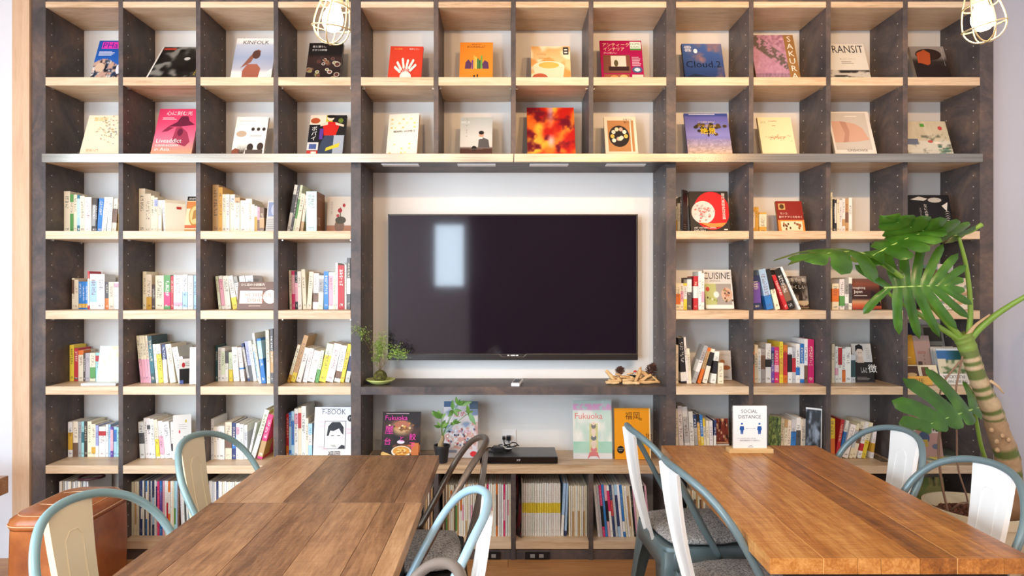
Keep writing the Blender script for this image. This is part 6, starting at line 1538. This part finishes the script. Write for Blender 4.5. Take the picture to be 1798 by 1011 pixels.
t = NT('monstera_leaf')
g = t.n('ShaderNodeNewGeometry'); n1 = t.noise(t.coord(), 9, 3)
oi = t.n('ShaderNodeObjectInfo')
c1 = t.ramp(n1, [(.3, '#254c16'), (.55, '#3d6d22'), (.8, '#659636')])
c2 = t.mix(.62, c1, L4('#b2cc62'))
t.ln(t.mix(g.outputs['Backfacing'], c1, c2), t.b.inputs['Base Color']); t.b.inputs['Roughness'].default_value = .28
t.b.inputs['Transmission Weight'].default_value = 0
tr_ = t.n('ShaderNodeBsdfTranslucent'); tr_.inputs[0].default_value = L4('#8cb83a')
mx = t.n('ShaderNodeMixShader'); mx.inputs[0].default_value = .22
out = t.t.nodes['Material Output']
t.ln(t.b.outputs[0], mx.inputs[1]); t.ln(tr_.outputs[0], mx.inputs[2]); t.ln(mx.outputs[0], out.inputs[0])
MATS['monstera_leaf'] = t.m
plain('petiole', '#7ea03e', .4); plain('petiole_dry', '#c8a47c', .7); plain('aerial_root', '#8a6a54', .8); plain('rib_pale', '#a4c060', .45)

def monstera_leaf(base, tip, normal, width, lobes=6, droop=.15, fold=.12, slit=.45, back=.22, side=(1, 1), sideroop=.15, gapw=.22):
    """split leaf: lobes fan from the midrib; returns the leaf object under the plant"""
    base, tip = Vector(base), Vector(tip)
    d = tip - base; L_ = d.length; X = d.normalized(); Nn = Vector(normal); Nn = (Nn - X * Nn.dot(X)).normalized(); Y = Nn.cross(X)
    def to3(p, q):
        z = -droop * L_ * ((p - .35) ** 2 - .12) + fold * abs(q) * L_ - sideroop * L_ * (q * q) * 1.6
        return base + X * (p * L_) + Y * (q * L_) + Nn * z
    wr = width / L_
    m = MB()
    for sd in (1, -1):
        sw = wr * side[0 if sd > 0 else 1]
        for k in range(lobes):
            p0, p1 = -.02 + (k / lobes) * 1.0, -.02 + ((k + 1) / lobes) * 1.0
            pm = (p0 + p1) / 2
            R_ = sw * (math.sin(math.pi * min(1, max(0, (pm * .8 + .22)))) ** .7)
            # direction fans from backwards at the base to forwards at the tip
            an = math.radians(118 - 96 * pm)
            if k == 0: an = math.radians(142)
            dx, dy = math.cos(an), math.sin(an)
            nr, nc = 9, 5
            rows = []
            for i in range(nr):
                r = i / (nr - 1)
                half = (p1 - p0) / 2
                if r > slit:
                    g_ = (r - slit) / (1 - slit)
                    wid = half * (1.06 - gapw * min(1, g_ * 3)) * math.sqrt(max(0, 1 - max(0, g_ - .4) ** 2 / .36))
                else: wid = half * 1.06
                wid *= (1 + .7 * r)          # lobes broaden as they fan out
                bend = .16 * r * r           # tips sweep forward
                row = []
                for j in range(nc):
                    tj = (j / (nc - 1) - .5) * 2
                    cp = pm + dx * R_ * r + bend * R_; cq = dy * R_ * r
                    # across the lobe runs along the midrib near it, across the lobe axis further out
                    ax, ay = (1 - r) + r * dy, -r * dx * 1.0
                    p_, q_ = cp + tj * wid * ax, cq + tj * wid * ay
                    row.append(m.bm.verts.new(to3(p_, sd * max(q_, 0)) + Nn * (.012 * L_ * (1 - tj * tj))))
                rows.append(row)
            for A, B in zip(rows, rows[1:]):
                for j in range(nc - 1):
                    f = (A[j], A[j + 1], B[j + 1], B[j])
                    m.bm.faces.new(f if sd > 0 else f[::-1])
    bmesh.ops.remove_doubles(m.bm, verts=m.bm.verts, dist=.0004)
    lf = m.build('leaf', 'monstera_leaf', mo, True, norm=False)
    r_ = MB().tube([to3(p, 0) + Nn * .0 for p in np.linspace(-.03, .95, 10)], [.005 - .0004 * k for k in range(10)], 6)
    r_.build('midrib', 'rib_pale', lf, True)
    return lf
def petiole(pts, r0, r1, mat='petiole', name='petiole'):
    sp = spline(pts, 6); n = len(sp)
    return MB().tube(sp, [r0 + (r1 - r0) * k / (n - 1) for k in range(n)], 8).build(name, mat, mo, True)
crown = Q(1690, 592, 2.9)
# left leaf, fingers hanging towards the left
petiole([Q(1692, 600, 2.9), Q(1640, 540, 2.84), Q(1575, 480, 2.74), Q(1528, 452, 2.68)], .017, .009)
monstera_leaf(Q(1535, 452, 2.68), Q(1424, 440, 2.5), (0.1, -.4, .9), .19, 4, .3, .0, .12, side=(.8, 1.2), sideroop=.75, gapw=.34)
# dark leaf above it pointing up right
monstera_leaf(Q(1532, 450, 2.68), Q(1655, 392, 2.72), (-.25, -.45, .85), .11, 6, .2, .05, .3, side=(.8, 1), sideroop=.5)
# upper leaf seen from below
petiole([Q(1700, 598, 2.9), Q(1704, 540, 2.88), Q(1697, 470, 2.86), Q(1683, 414, 2.84)], .013, .007)
monstera_leaf(Q(1690, 412, 2.84), Q(1556, 392, 2.62), (.05, -.5, -.85), .14, 7, .25, .0, .38, side=(1, .7), sideroop=.35)
petiole([Q(1684, 414, 2.84), Q(1706, 405, 2.83), Q(1724, 394, 2.82)], .007, .011)
# big slotted leaf facing the room
petiole([Q(1690, 600, 2.9), Q(1635, 565, 2.85), Q(1580, 530, 2.78), Q(1553, 508, 2.75)], .014, .007)
monstera_leaf(Q(1556, 505, 2.75), Q(1678, 500, 2.7), (.0, -1, .25), .235, 8, .1, .06, .3, side=(1.0, .95), sideroop=.2, gapw=.26)
# petiole leaving to the right
petiole([Q(1698, 602, 2.9), Q(1722, 575, 2.88), Q(1760, 545, 2.84), Q(1812, 514, 2.78), Q(1880, 480, 2.7)], .017, .008)
monstera_leaf(Q(1880, 480, 2.7), Q(1985, 455, 2.6), (0, -.5, .85), .2, 6, .3, .05, .45, sideroop=.3)
petiole([Q(1697, 592, 2.885), Q(1712, 572, 2.87), Q(1738, 552, 2.85)], .011, .004, 'petiole_dry', 'dry_sheath')
petiole([Q(1738, 668, 2.88), Q(1752, 678, 2.86), Q(1762, 690, 2.86)], .008, .003, 'petiole_dry', 'dry_stub')
# lower leaf
petiole([Q(1745, 842, 2.96), Q(1725, 790, 2.86), Q(1716, 748, 2.8), Q(1712, 720, 2.78)], .010, .007)
monstera_leaf(Q(1716, 716, 2.78), Q(1616, 750, 2.6), (.15, -.85, .5), .17, 5, .3, .0, .15, side=(.35, 1.35), sideroop=.1, gapw=.3)
# aerial roots
petiole([Q(1648, 700, 2.85), Q(1651, 740, 2.86), Q(1648, 790, 2.87), Q(1654, 850, 2.9), Q(1666, 905, 2.95)], .006, .005, 'aerial_root', 'aerial_root')
petiole([Q(1690, 625, 2.88), Q(1678, 690, 2.86), Q(1680, 760, 2.88), Q(1682, 820, 2.9), Q(1697, 870, 2.93), Q(1702, 900, 2.95)], .004, .004, 'aerial_root', 'aerial_root')
petiole([Q(1690, 630, 2.88), Q(1668, 655, 2.85), Q(1655, 675, 2.84), Q(1648, 700, 2.85)], .004, .004, 'aerial_root', 'aerial_root')
petiole([Q(1670, 895, 2.95), Q(1685, 884, 2.9), Q(1700, 882, 2.93)], .004, .004, 'aerial_root', 'aerial_root')
